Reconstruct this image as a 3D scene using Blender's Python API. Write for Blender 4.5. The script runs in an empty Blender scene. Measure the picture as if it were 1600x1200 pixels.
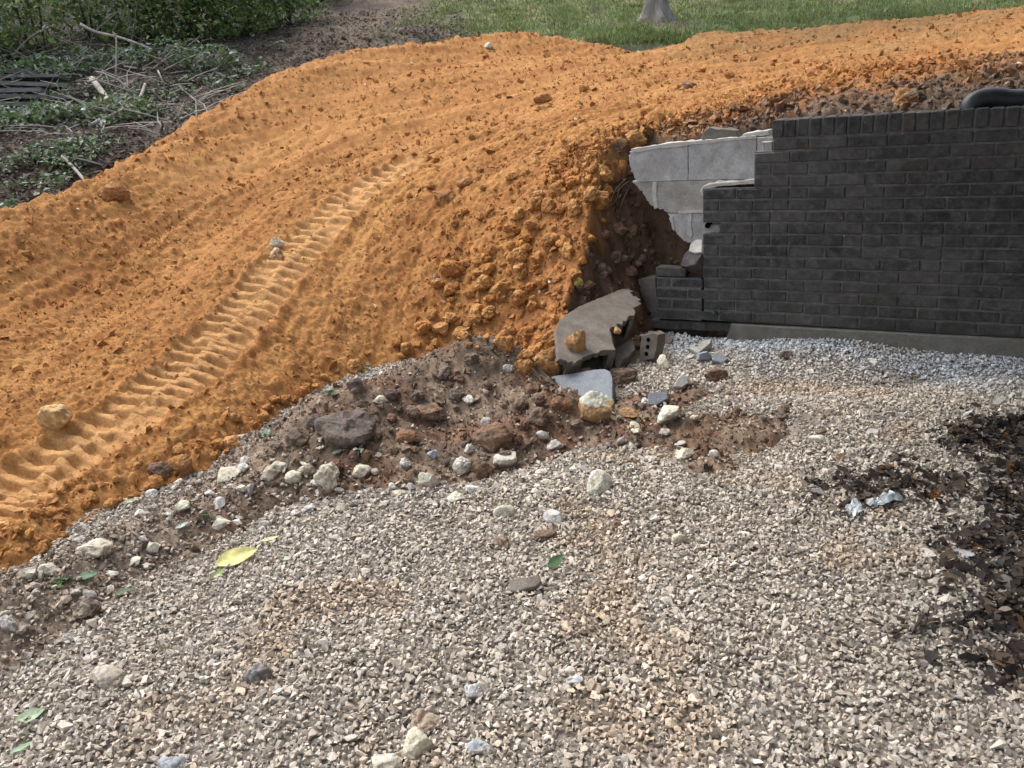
import bpy, bmesh, math, random
import numpy as np
from mathutils import Vector, Matrix

random.seed(7)
rng = np.random.default_rng(11)
scene = bpy.context.scene
COL = scene.collection

# ------------------------------------------------------------------ camera
PITCH, ROLL, FPX, CAMH = 0.3202, 0.0779, 1347.0, 1.55
cam_d = bpy.data.cameras.new('camera')
cam_d.sensor_width = 36.0
cam_d.lens = FPX / 1600 * 36
cam_d.clip_start = 0.05
cam_d.clip_end = 500
cam = bpy.data.objects.new('camera', cam_d)
COL.objects.link(cam)
_r0 = Vector((1, 0, 0)); _u0 = Vector((0, math.sin(PITCH), math.cos(PITCH)))
_bk = Vector((0, -math.cos(PITCH), math.sin(PITCH)))
_rt = _r0 * math.cos(ROLL) - _u0 * math.sin(ROLL)
_up = _r0 * math.sin(ROLL) + _u0 * math.cos(ROLL)
cam.matrix_world = Matrix(((_rt.x, _up.x, _bk.x, 0), (_rt.y, _up.y, _bk.y, 0),
                           (_rt.z, _up.z, _bk.z, CAMH), (0, 0, 0, 1)))
scene.camera = cam

# ------------------------------------------------------------------ light
SUN_EL, SUN_AZ = math.radians(58), math.radians(-48)      # azimuth measured from +Y towards +X
world = bpy.data.worlds.new('World')
scene.world = world
world.use_nodes = True
wn = world.node_tree
bg = wn.nodes['Background']
sky = wn.nodes.new('ShaderNodeTexSky')
sky.sky_type = 'NISHITA'
sky.sun_disc = False
sky.sun_elevation = SUN_EL
sky.sun_rotation = SUN_AZ
sky.air_density = 1.0
sky.dust_density = 4.0
sky.ozone_density = 1.0
hs = wn.nodes.new('ShaderNodeHueSaturation')           # thin cloud: a paler sky
hs.inputs['Saturation'].default_value = 0.55
wn.links.new(sky.outputs[0], hs.inputs['Color'])
wn.links.new(hs.outputs[0], bg.inputs[0])
bg.inputs[1].default_value = 0.15
sun_d = bpy.data.lights.new('sun', 'SUN')
sun_d.energy = 1.0
sun_d.angle = math.radians(34)
sun_d.color = (1.0, 0.93, 0.82)
sun = bpy.data.objects.new('sun', sun_d)
COL.objects.link(sun)
_sd = Vector((math.sin(SUN_AZ) * math.cos(SUN_EL), math.cos(SUN_AZ) * math.cos(SUN_EL), math.sin(SUN_EL)))
sun.rotation_euler = _sd.to_track_quat('Z', 'Y').to_euler()
scene.view_settings.view_transform = 'Standard'
scene.view_settings.look = 'None'
scene.view_settings.exposure = 1.22
scene.view_settings.gamma = 1.0
scene.view_settings.use_curve_mapping = False

# ------------------------------------------------------------------ small maths
def sst(a, b, x):
    t = np.clip((x - a) / (b - a), 0, 1)
    return t * t * (3 - 2 * t)

def ray(px, py):
    a = np.asarray(px, float) - 800; b = np.asarray(py, float) - 600
    cr, sr = math.cos(ROLL), math.sin(ROLL)
    u = (a * cr - b * sr) / FPX; v = (a * sr + b * cr) / FPX
    cp, sp = math.cos(PITCH), math.sin(PITCH)
    return np.stack([u, cp - v * sp, -sp - v * cp], -1)

EYE = np.array([0, 0, CAMH])
def at_z(px, py, z=0.0):
    r = ray(px, py); return EYE + r * ((z - CAMH) / r[..., 2])[..., None]
def at_y(px, py, Y):
    r = ray(px, py); return EYE + r * (Y / r[..., 1])[..., None]

def hash2(ix, iy, seed):
    h = (ix.astype(np.int64) * 374761393 + iy.astype(np.int64) * 668265263 + seed * 974634777) & 0xffffffff
    h = ((h ^ (h >> 13)) * 1274126177) & 0xffffffff
    h = h ^ (h >> 16)
    return h
def gnoise(x, y, seed=0):
    xi = np.floor(x); yi = np.floor(y); fx = x - xi; fy = y - yi
    xi = xi.astype(np.int64); yi = yi.astype(np.int64)
    u = fx * fx * fx * (fx * (fx * 6 - 15) + 10); v = fy * fy * fy * (fy * (fy * 6 - 15) + 10)
    def g(dx, dy):
        a = hash2(xi + dx, yi + dy, seed) * (2 * math.pi / 4294967296.0)
        return np.cos(a) * (fx - dx) + np.sin(a) * (fy - dy)
    return 1.5 * ((g(0, 0) * (1 - u) + g(1, 0) * u) * (1 - v) + (g(0, 1) * (1 - u) + g(1, 1) * u) * v)
def fbm(x, y, size, octs=3, seed=0, gain=0.5):
    r = 0; a = 1.0; f = 1.0 / size
    for i in range(octs):
        r = r + a * gnoise(x * f + 17.3 * i, y * f - 9.1 * i, seed + i)
        a *= gain; f *= 2.03
    return r
def billow(x, y, size, octs=3, seed=0, gain=0.5):
    r = 0; a = 1.0; f = 1.0 / size
    for i in range(octs):
        r = r + a * (0.55 - 1.6 * np.abs(gnoise(x * f + 5.3 * i, y * f + 3.7 * i, seed + i)))
        a *= gain; f *= 2.1
    return r
def cells(x, y, size, seed=0):
    """rounded lumps: 1 at a feature point, 0 between; also a random value for each lump"""
    X = x / size; Y = y / size
    xi = np.floor(X).astype(np.int64); yi = np.floor(Y).astype(np.int64)
    best = np.full(X.shape, 9.0); rv = np.zeros(X.shape)
    for dx in (-1, 0, 1):
        for dy in (-1, 0, 1):
            h = hash2(xi + dx, yi + dy, seed); h2 = hash2(xi + dx, yi + dy, seed + 77)
            cx = xi + dx + (h & 0xffff) / 65536.0; cy = yi + dy + (h >> 16) / 65536.0
            d = (X - cx) ** 2 + (Y - cy) ** 2
            m = d < best
            best = np.where(m, d, best); rv = np.where(m, (h2 & 0xffff) / 65536.0, rv)
    return np.sqrt(np.clip(1 - best * 1.6, 0, 1)), rv

class TPS:
    def __init__(self, P, smooth=1e-3):
        P = np.asarray(P, float); self.c = P[:, :2]; n = len(P)
        K = self.k(self.c[:, None, :] - self.c[None]) + np.eye(n) * smooth
        Q = np.hstack([np.ones((n, 1)), self.c])
        A = np.zeros((n + 3, n + 3)); A[:n, :n] = K; A[:n, n:] = Q; A[n:, :n] = Q.T
        s = np.linalg.solve(A, np.concatenate([P[:, 2], np.zeros(3)]))
        self.w, self.a = s[:n], s[n:]
    @staticmethod
    def k(d):
        r2 = (d ** 2).sum(-1) + 1e-12
        return 0.5 * r2 * np.log(r2)
    def __call__(self, x, y):
        x = np.asarray(x, float); y = np.asarray(y, float)
        o = self.a[0] + self.a[1] * x + self.a[2] * y
        for c, w in zip(self.c, self.w):
            r2 = (x - c[0]) ** 2 + (y - c[1]) ** 2 + 1e-12
            o = o + w * 0.5 * r2 * np.log(r2)
        return o

# ------------------------------------------------------------------ mesh helpers
def mesh_np(name, V, F, col=None, smooth=False):
    V = np.ascontiguousarray(V, np.float32); F = np.ascontiguousarray(F, np.int32)
    me = bpy.data.meshes.new(name)
    m, k = F.shape
    me.vertices.add(len(V)); me.vertices.foreach_set('co', V.ravel())
    me.loops.add(m * k); me.loops.foreach_set('vertex_index', F.ravel())
    me.polygons.add(m); me.polygons.foreach_set('loop_start', np.arange(m, dtype=np.int32) * k)
    me.polygons.foreach_set('use_smooth', np.full(m, smooth, bool))
    if col is not None:
        at = me.attributes.new('col', 'FLOAT_COLOR', 'POINT')
        c4 = np.ones((len(V), 4), np.float32); c4[:, :3] = col
        at.data.foreach_set('color', c4.ravel())
    me.update(calc_edges=True)
    return me
def add(name, me, mat=None, parent=None, label=None, cat=None, group=None, kind=None, loc=None, rot=None):
    o = bpy.data.objects.new(name, me)
    COL.objects.link(o)
    if mat is not None and me is not None and not me.materials:
        me.materials.append(mat)
    if parent is not None: o.parent = parent
    if loc is not None: o.location = loc
    if rot is not None: o.rotation_euler = rot
    if label: o['label'] = label
    if cat: o['category'] = cat
    if group: o['group'] = group
    if kind: o['kind'] = kind
    return o
class MB:
    def __init__(s): s.v = []; s.f = []
    def poly(s, pts, faces):
        n = len(s.v); s.v += [tuple(p) for p in pts]; s.f += [tuple(i + n for i in f) for f in faces]
    def box(s, a, b):
        x0, y0, z0 = a; x1, y1, z1 = b
        s.poly([(x0, y0, z0), (x1, y0, z0), (x1, y1, z0), (x0, y1, z0), (x0, y0, z1), (x1, y0, z1), (x1, y1, z1), (x0, y1, z1)],
               [(0, 3, 2, 1), (4, 5, 6, 7), (0, 1, 5, 4), (1, 2, 6, 5), (2, 3, 7, 6), (3, 0, 4, 7)])
    def tube(s, pts, rad, n=7, cap=True):
        pts = [Vector(p) for p in pts]; rings = []
        for i, p in enumerate(pts):
            d = (pts[min(i + 1, len(pts) - 1)] - pts[max(i - 1, 0)]).normalized()
            q = d.to_track_quat('Z', 'Y'); r = rad[i] if hasattr(rad, '__len__') else rad
            rings.append([p + q @ Vector((r * math.cos(2 * math.pi * k / n), r * math.sin(2 * math.pi * k / n), 0)) for k in range(n)])
        b = len(s.v)
        for rg in rings: s.v += [tuple(p) for p in rg]
        for i in range(len(rings) - 1):
            for k in range(n):
                k2 = (k + 1) % n
                s.f.append((b + i * n + k, b + i * n + k2, b + (i + 1) * n + k2, b + (i + 1) * n + k))
        if cap:
            s.f.append(tuple(b + k for k in reversed(range(n))))
            s.f.append(tuple(b + (len(rings) - 1) * n + k for k in range(n)))
    def mesh(s, name, smooth=False):
        me = bpy.data.meshes.new(name); me.from_pydata(s.v, [], s.f); me.update()
        if smooth: me.polygons.foreach_set('use_smooth', np.full(len(me.polygons), True))
        return me

# ------------------------------------------------------------------ materials
def nt(name, rough=0.9, spec=0.3):
    m = bpy.data.materials.new(name); m.use_nodes = True
    t = m.node_tree; b = t.nodes['Principled BSDF']
    b.inputs['Roughness'].default_value = rough
    b.inputs['Specular IOR Level'].default_value = spec
    return m, t, b
def noise(t, scale, detail=4, rough=0.6, coord=None):
    n = t.nodes.new('ShaderNodeTexNoise'); n.inputs['Scale'].default_value = scale
    n.inputs['Detail'].default_value = detail; n.inputs['Roughness'].default_value = rough
    if coord is not None: t.links.new(coord, n.inputs['Vector'])
    return n.outputs['Fac']
def ramp(t, fac, stops):
    r = t.nodes.new('ShaderNodeValToRGB'); t.links.new(fac, r.inputs[0])
    e = r.color_ramp.elements
    while len(e) < len(stops): e.new(0.5)
    for el, (p, c) in zip(e, stops):
        el.position = p; el.color = (c, c, c, 1) if not hasattr(c, '__len__') else (*c, 1)
    return r.outputs[0]
def mixc(t, a, b, fac=1.0, mode='MULTIPLY'):
    m = t.nodes.new('ShaderNodeMix'); m.data_type = 'RGBA'; m.blend_type = mode
    for s, v in ((6, a), (7, b)):
        if hasattr(v, 'is_linked') or hasattr(v, 'links'): t.links.new(v, m.inputs[s])
        else: m.inputs[s].default_value = (*v, 1)
    if hasattr(fac, 'links'): t.links.new(fac, m.inputs[0])
    else: m.inputs[0].default_value = fac
    return m.outputs[2]
def bump(t, b, h, strength, dist):
    n = t.nodes.new('ShaderNodeBump'); n.inputs['Strength'].default_value = strength
    n.inputs['Distance'].default_value = dist
    t.links.new(h, n.inputs['Height']); t.links.new(n.outputs[0], b.inputs['Normal'])
def wpos(t):
    return t.nodes.new('ShaderNodeNewGeometry').outputs['Position']
def objco(t):
    return t.nodes.new('ShaderNodeTexCoord').outputs['Object']
def objrand(t):
    return t.nodes.new('ShaderNodeObjectInfo').outputs['Random']

def earth_mat(name, s1=90, s2=14, lo=0.62, hi=1.35, bdist=0.006, bstr=0.8, rough=0.95, spec=0.15):
    m, t, b = nt(name, rough, spec)
    a = t.nodes.new('ShaderNodeAttribute'); a.attribute_name = 'col'
    p = wpos(t)
    c = mixc(t, a.outputs['Color'], ramp(t, noise(t, s1, 5, 0.7, p), [(0.3, lo), (0.72, hi)]))
    c = mixc(t, c, ramp(t, noise(t, s2, 4, 0.6, p), [(0.3, 0.8), (0.7, 1.2)]))
    t.links.new(c, b.inputs['Base Color'])
    bump(t, b, noise(t, s1 * 0.8, 6, 0.75, p), bstr, bdist)
    return m
M_clay = earth_mat('orange_clay', 85, 16, 0.70, 1.32, 0.008, 0.9)
M_soil = earth_mat('dark_soil', 80, 11, 0.55, 1.4)
M_floor = earth_mat('forest_floor', 26, 5, 0.4, 1.6, 0.05, 1.0)
M_stone = earth_mat('gravel_stone', 160, 60, 0.75, 1.22, 0.0015, 0.6, 0.8, 0.3)
M_rock = earth_mat('rock', 70, 22, 0.62, 1.3, 0.004, 0.8, 0.85, 0.25)

def leaf_mat(name, rough=0.55, spec=0.35):
    m, t, b = nt(name, rough, spec)
    a = t.nodes.new('ShaderNodeAttribute'); a.attribute_name = 'col'
    c = mixc(t, a.outputs['Color'], ramp(t, noise(t, 40, 3, 0.6, wpos(t)), [(0.3, 0.75), (0.7, 1.25)]))
    t.links.new(c, b.inputs['Base Color'])
    tr = t.nodes.new('ShaderNodeBsdfTranslucent'); t.links.new(c, tr.inputs[0])
    mx = t.nodes.new('ShaderNodeMixShader'); mx.inputs[0].default_value = 0.25
    t.links.new(b.outputs[0], mx.inputs[1]); t.links.new(tr.outputs[0], mx.inputs[2])
    t.links.new(mx.outputs[0], t.nodes['Material Output'].inputs[0])
    return m
M_leaf = leaf_mat('leaf')
M_dead = leaf_mat('dead_leaf', 0.9, 0.1)

def brick_mat():
    m, t, b = nt('charcoal_brick', 0.85, 0.25)
    p = wpos(t)
    base = ramp(t, objrand(t), [(0.0, (0.031, 0.030, 0.030)), (0.4, (0.038, 0.036, 0.036)), (0.8, (0.046, 0.042, 0.040)), (1.0, (0.054, 0.047, 0.043))])
    c = mixc(t, base, ramp(t, noise(t, 26, 5, 0.7, p), [(0.3, 0.6), (0.75, 1.5)]))
    c = mixc(t, c, ramp(t, noise(t, 2.2, 4, 0.6, p), [(0.35, 0.75), (0.65, 1.5)]))
    # pale efflorescence that runs over brick and joint alike
    ef = ramp(t, noise(t, 17, 7, 0.8, p), [(0.48, 0.0), (0.72, 0.7)])
    c = mixc(t, c, (0.145, 0.15, 0.152), ef, 'MIX')
    ef2 = ramp(t, noise(t, 6, 6, 0.75, p), [(0.46, 0.0), (0.70, 0.5)])
    c = mixc(t, c, (0.12, 0.118, 0.112), ef2, 'MIX')
    fine = ramp(t, noise(t, 55, 4, 0.7, p), [(0.60, 0.0), (0.72, 0.5)])
    c = mixc(t, c, (0.20, 0.20, 0.20), fine, 'MIX')
    # moss low on the wall
    sp = t.nodes.new('ShaderNodeSeparateXYZ'); t.links.new(p, sp.inputs[0])
    mr = t.nodes.new('ShaderNodeMapRange'); t.links.new(sp.outputs['Z'], mr.inputs[0])
    mr.inputs[1].default_value = 0.12; mr.inputs[2].default_value = 0.5; mr.inputs[3].default_value = 0.7; mr.inputs[4].default_value = 0.0
    ms = t.nodes.new('ShaderNodeMath'); ms.operation = 'MULTIPLY'
    t.links.new(mr.outputs[0], ms.inputs[0]); t.links.new(ramp(t, noise(t, 5, 5, 0.7, p), [(0.42, 0.0), (0.65, 1.0)]), ms.inputs[1])
    c = mixc(t, c, (0.035, 0.042, 0.022), ms.outputs[0], 'MIX')
    t.links.new(c, b.inputs['Base Color'])
    bump(t, b, noise(t, 120, 5, 0.7, p), 0.5, 0.003)
    return m
M_brick = brick_mat()

def concrete_mat(name, base, lo=0.7, hi=1.25, stain=(0.10, 0.08, 0.06), stain_amt=0.5, s=18):
    m, t, b = nt(name, 0.9, 0.2)
    p = wpos(t)
    c = mixc(t, base, ramp(t, noise(t, s, 8, 0.75, p), [(0.3, lo), (0.7, hi)]))
    c = mixc(t, c, ramp(t, noise(t, 210, 3, 0.6, p), [(0.32, 0.66), (0.68, 1.2)]))
    c = mixc(t, c, stain, ramp(t, noise(t, 7, 7, 0.75, p), [(0.44, 0.0), (0.68, stain_amt)]), 'MIX')
    # small pale chips and dark pits
    c = mixc(t, c, (0.6, 0.6, 0.58), ramp(t, noise(t, 38, 5, 0.75, p), [(0.64, 0.0), (0.72, 0.55)]), 'MIX')
    c = mixc(t, c, (0.05, 0.045, 0.04), ramp(t, noise(t, 60, 3, 0.6, p), [(0.27, 0.55), (0.33, 0.0)]), 'MIX')
    t.links.new(c, b.inputs['Base Color'])
    bump(t, b, noise(t, 130, 6, 0.8, p), 0.9, 0.004)
    return m
M_mortar = concrete_mat('grey_mortar', (0.155, 0.153, 0.15), 0.55, 1.35, (0.05, 0.05, 0.05), 0.7)
M_block = concrete_mat('concrete_block', (0.48, 0.485, 0.49), 0.68, 1.15, (0.24, 0.22, 0.19), 0.75, 12)
M_block_tan = concrete_mat('concrete_block_tan', (0.41, 0.40, 0.37), 0.66, 1.2, (0.24, 0.21, 0.17), 0.75, 12)
M_block_dk = concrete_mat('soiled_concrete', (0.20, 0.182, 0.16), 0.6, 1.25, (0.12, 0.092, 0.068), 0.85, 12)
M_block_blue = concrete_mat('bluish_concrete', (0.225, 0.25, 0.285), 0.8, 1.15, (0.2, 0.17, 0.14), 0.25)
M_white = concrete_mat('white_mortar', (0.53, 0.52, 0.485), 0.75, 1.15, (0.34, 0.31, 0.27), 0.6)
M_foot = concrete_mat('footing_concrete', (0.19, 0.185, 0.165), 0.7, 1.2, (0.13, 0.11, 0.08), 0.5)

def plain_mat(name, base, rough=0.8, spec=0.3, s=30, lo=0.7, hi=1.3, stretch=None):
    m, t, b = nt(name, rough, spec)
    p = objco(t)
    if stretch:
        mp = t.nodes.new('ShaderNodeMapping'); mp.inputs['Scale'].default_value = stretch
        t.links.new(p, mp.inputs[0]); p = mp.outputs[0]
    c = mixc(t, base, ramp(t, noise(t, s, 5, 0.65, p), [(0.3, lo), (0.7, hi)]))
    c = mixc(t, c, ramp(t, objrand(t), [(0.0, 0.85), (1.0, 1.15)]))
    t.links.new(c, b.inputs['Base Color'])
    bump(t, b, noise(t, s * 2, 4, 0.6, p), 0.4, 0.004)
    return m
M_pipe = plain_mat('black_plastic', (0.030, 0.034, 0.040), 0.42, 0.5, 12, 0.7, 1.5)
M_bark = plain_mat('bark', (0.20, 0.18, 0.16), 0.95, 0.1, 14, 0.5, 1.5, (1, 1, 0.2))
M_pale = plain_mat('pale_dead_wood', (0.36, 0.33, 0.29), 0.85, 0.2, 12, 0.6, 1.3)
M_greywood = plain_mat('weathered_wood', (0.14, 0.135, 0.13), 0.9, 0.15, 10, 0.5, 1.4, (0.6, 6, 6))
M_darkwood = plain_mat('dark_wood', (0.075, 0.06, 0.048), 0.9, 0.15, 12, 0.6, 1.4)
M_root = plain_mat('root', (0.055, 0.042, 0.034), 0.9, 0.1)
M_siding = plain_mat('painted_siding', (0.42, 0.41, 0.38), 0.7, 0.3, 3, 0.9, 1.1)
M_roof = plain_mat('roof_soffit', (0.12, 0.11, 0.10), 0.9, 0.2, 8, 0.8, 1.2)
def plastic_mat():
    m, t, b = nt('clear_plastic', 0.25, 0.6)
    b.inputs['Base Color'].default_value = (0.42, 0.47, 0.50, 1)
    b.inputs['Alpha'].default_value = 0.75
    return m
M_plastic = plastic_mat()

# ------------------------------------------------------------------ wall frame
WA = -0.52018
P0 = np.array([1.5816, 5.0460]); ZC0 = 1.2167              # joint under the rowlock, course lines run down from here
DS = np.array([math.cos(WA), math.sin(WA)]); DN = np.array([-math.sin(WA), math.cos(WA)])
BL, CH = 0.2032, 0.0677
def st(x, y):
    return (x - P0[0]) * DS[0] + (y - P0[1]) * DS[1], (x - P0[0]) * DN[0] + (y - P0[1]) * DN[1]
def wxy(s, t):
    return P0[0] + DS[0] * s + DN[0] * t, P0[1] + DS[1] * s + DN[1] * t
def at_wall(px, py, t=0.0):
    """pixel -> (s, z) on the plane t behind the brick face"""
    r = ray(px, py)
    dn = r[..., 0] * DN[0] + r[..., 1] * DN[1]
    d0 = t + P0[0] * DN[0] + P0[1] * DN[1]
    P = EYE + r * (d0 / dn)[..., None]
    s = (P[..., 0] - P0[0]) * DS[0] + (P[..., 1] - P0[1]) * DS[1]
    return s, P[..., 2]
S_END = 1.95

# ------------------------------------------------------------------ terrain surfaces
crest = [(-160, 405, 5.2), (0, 337, 6.0), (60, 318, 6.3), (180, 262, 7.2), (300, 190, 8.6), (400, 132, 9.6), (500, 92, 10.4), (620, 72, 11.0), (740, 56, 11.5), (830, 51, 11.8)]
cp = []
for x, y, Y in crest:
    p = at_y(x, y, Y); cp.append(p)
    d = p[:2] / np.linalg.norm(p[:2])
    cp.append(np.array([*(p[:2] + d * 1.0), p[2] + 0.08]))
for x, y, Y in [(905, 66, 11.6), (1000, 55, 12.2), (1150, 42, 12.6), (1330, 28, 12.9), (1500, 12, 13.1), (1700, -5, 13.3)]:
    p = at_y(x, y, Y); cp.append(p)
    d = p[:2] / np.linalg.norm(p[:2])
    cp.append(np.array([*(p[:2] + d * 1.5), p[2] - 0.35]))
    cp.append(np.array([*(p[:2] + d * 4.0), p[2] - 1.0]))
toe = [(-150, 960, 2.72), (-50, 925, 2.84), (60, 870, 3.02), (190, 780, 3.50), (330, 730, 3.80), (400, 682, 4.15), (470, 625, 4.68), (570, 580, 5.15), (660, 565, 5.3), (740, 560, 5.32), (850, 585, 4.86)]
for x, y, Y in toe:
    p = at_y(x, y, Y); cp.append(np.array([p[0], p[1], p[2] * 0.3 + 0.01]))
    cp.append(np.array([p[0] + 0.12, p[1] - 0.28, -0.28]))
for q in [(-100, 860, 2.95), (40, 770, 3.46), (170, 680, 3.9), (300, 600, 4.4), (120, 800, 3.35), (430, 420, 5.85), (605, 275, 7.3), (150, 450, 5.5), (300, 340, 6.6), (450, 230, 8.0),
          (650, 440, 5.85), (700, 470, 5.65), (720, 360, 6.15), (700, 270, 6.9), (800, 470, 5.45), (800, 380, 5.78), (800, 280, 6.4), (860, 520, 5.08), (880, 440, 5.35), (900, 350, 5.6), (940, 250, 5.75),
          (600, 170, 8.9), (800, 150, 8.8), (950, 180, 7.2), (1000, 120, 8.8), (1150, 130, 7.8), (1200, 90, 9.6), (1350, 110, 7.8), (1500, 80, 8.6), (1050, 180, 6.6)]:
    cp.append(at_y(*q))
for s, t, z in [(-1.3, .45, 1.17), (-.95, .3, 1.21), (-.5, .35, 1.23), (0, .3, 1.27), (.6, .3, 1.29), (1.2, .3, 1.30), (2.0, .3, 1.31), (3.2, .3, 1.34), (3.0, 1.5, 1.42)]:
    cp.append(np.array([*wxy(s, t), z]))
D_t = TPS(cp, 2e-3)

bp = []
for x, y, Y in [(20, 290, 8.6), (-150, 330, 7.6), (100, 230, 9.8), (250, 150, 11.6), (450, 80, 13.4), (550, 52, 14.4), (640, 40, 15.4), (700, 20, 17), (905, 62, 12.6), (1000, 46, 13.4),
                (1150, 34, 13.8), (1330, 20, 14.1), (1500, 4, 14.4), (1700, -12, 14.6), (1000, -30, 19), (1500, -50, 20), (50, 100, 13), (50, 0, 18), (300, 30, 17), (-150, 150, 12), (600, -60, 24), (1200, -90, 26)]:
    bp.append(at_y(x, y, Y))
for x, y, Y in crest:
    p = at_y(x, y, Y); bp.append(np.array([p[0], p[1], p[2] - 0.55]))
for x, y, Y in [(905, 66, 11.6), (1150, 42, 12.6), (1500, 12, 13.1)]:
    p = at_y(x, y, Y); bp.append(np.array([p[0], p[1], p[2] - 0.02]))
for x, y, Y in [(1000, 120, 8.8), (1300, 110, 8.0), (800, 150, 8.8), (600, 200, 8.0), (1500, 80, 8.6), (1200, 90, 9.6), (1000, 80, 10.6), (1350, 60, 10.8), (450, 230, 8.0)]:
    p = at_y(x, y, Y); bp.append(np.array([p[0], p[1], p[2] - 0.6]))
B_t = TPS(bp, 5e-3)

# track left by the machine's tyre: a line on the slope
def hit_fn(px, py, fn, r0=1.2, r1=30.0, n=1500):
    r = ray(px, py); ts = np.geomspace(r0, r1, n)
    P = EYE[None] + r[None] * ts[:, None]
    below = P[:, 2] < fn(P[:, 0], P[:, 1])
    i = int(np.argmax(below)) if below.any() else n - 1
    a, b = ts[max(i - 1, 0)], ts[i]
    for _ in range(14):
        m = (a + b) / 2; q = EYE + r * m
        if q[2] < fn(q[0:1], q[1:2])[0]: b = m
        else: a = m
    return EYE + r * b
TRK = np.array([hit_fn(x, y, D_t)[:2] for x, y in [(-130, 880), (-40, 815), (40, 765), (125, 705), (205, 655), (285, 592), (335, 540), (395, 478), (437, 425), (485, 375), (530, 332), (572, 297), (632, 262), (700, 235)]])
def track_lw(x, y, LINE=None):
    LINE = TRK if LINE is None else LINE
    best = np.full(x.shape, 9e9); L = np.zeros(x.shape); W = np.full(x.shape, 9.0); acc = 0.0
    for a, b in zip(LINE[:-1], LINE[1:]):
        d = b - a; ln = np.hypot(*d); d = d / ln
        u = (x - a[0]) * d[0] + (y - a[1]) * d[1]; uc = np.clip(u, 0, ln)
        ex = x - a[0] - d[0] * uc; ey = y - a[1] - d[1] * uc
        q = ex * ex + ey * ey; w = (x - a[0]) * d[1] - (y - a[1]) * d[0]
        m = q < best
        best = np.where(m, q, best); L = np.where(m, acc + uc, L); W = np.where(m, np.sign(w) * np.sqrt(q), W)
        acc += ln
    return L, W, acc
FLOW = np.array([hit_fn(x, y, D_t)[:2] for x, y in [(-130, 880), (40, 765), (205, 655), (335, 540), (437, 425), (530, 332), (632, 268), (760, 218), (920, 172), (1100, 128), (1330, 92), (1600, 58)]])
CRW = np.array([at_y(*q) for q in crest] + [at_y(905, 66, 11.6)])
def crest_cap(x, y):
    best = np.full(x.shape, 9e9); q = np.zeros(x.shape); zc_ = np.zeros(x.shape)
    for a, b in zip(CRW[:-1], CRW[1:]):
        d = b[:2] - a[:2]; ln = np.hypot(*d); d = d / ln
        u = (x - a[0]) * d[0] + (y - a[1]) * d[1]; uc = np.clip(u, 0, ln)
        ex = x - a[0] - d[0] * uc; ey = y - a[1] - d[1] * uc
        dd = ex * ex + ey * ey; w = -(x - a[0]) * d[1] + (y - a[1]) * d[0]
        m = dd < best
        best = np.where(m, dd, best); q = np.where(m, np.sign(w) * np.sqrt(dd), q); zc_ = np.where(m, a[2] + (b[2] - a[2]) * uc / ln, zc_)
    cap = zc_ + np.where(q < 0, 0.11 * q, -0.75 * q)
    return np.where(q < -2.2, 9.0, cap + np.clip(-q - 1.4, 0, None) * 3), q
HW = 0.160
def track_mask(x, y):
    L, W, T = track_lw(x, y)
    W = W + 0.008 * fbm(x, y, 0.25, 2, 301)
    m = sst(HW + 0.03, HW - 0.035, np.abs(W)) * sst(T + 0.02, T - 0.5, L) * sst(0, 0.1, L)
    patch = 0.94 + 0.06 * sst(-0.35, 0.15, fbm(x, y, 0.55, 2, 307))
    return m * patch, L, W

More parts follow.
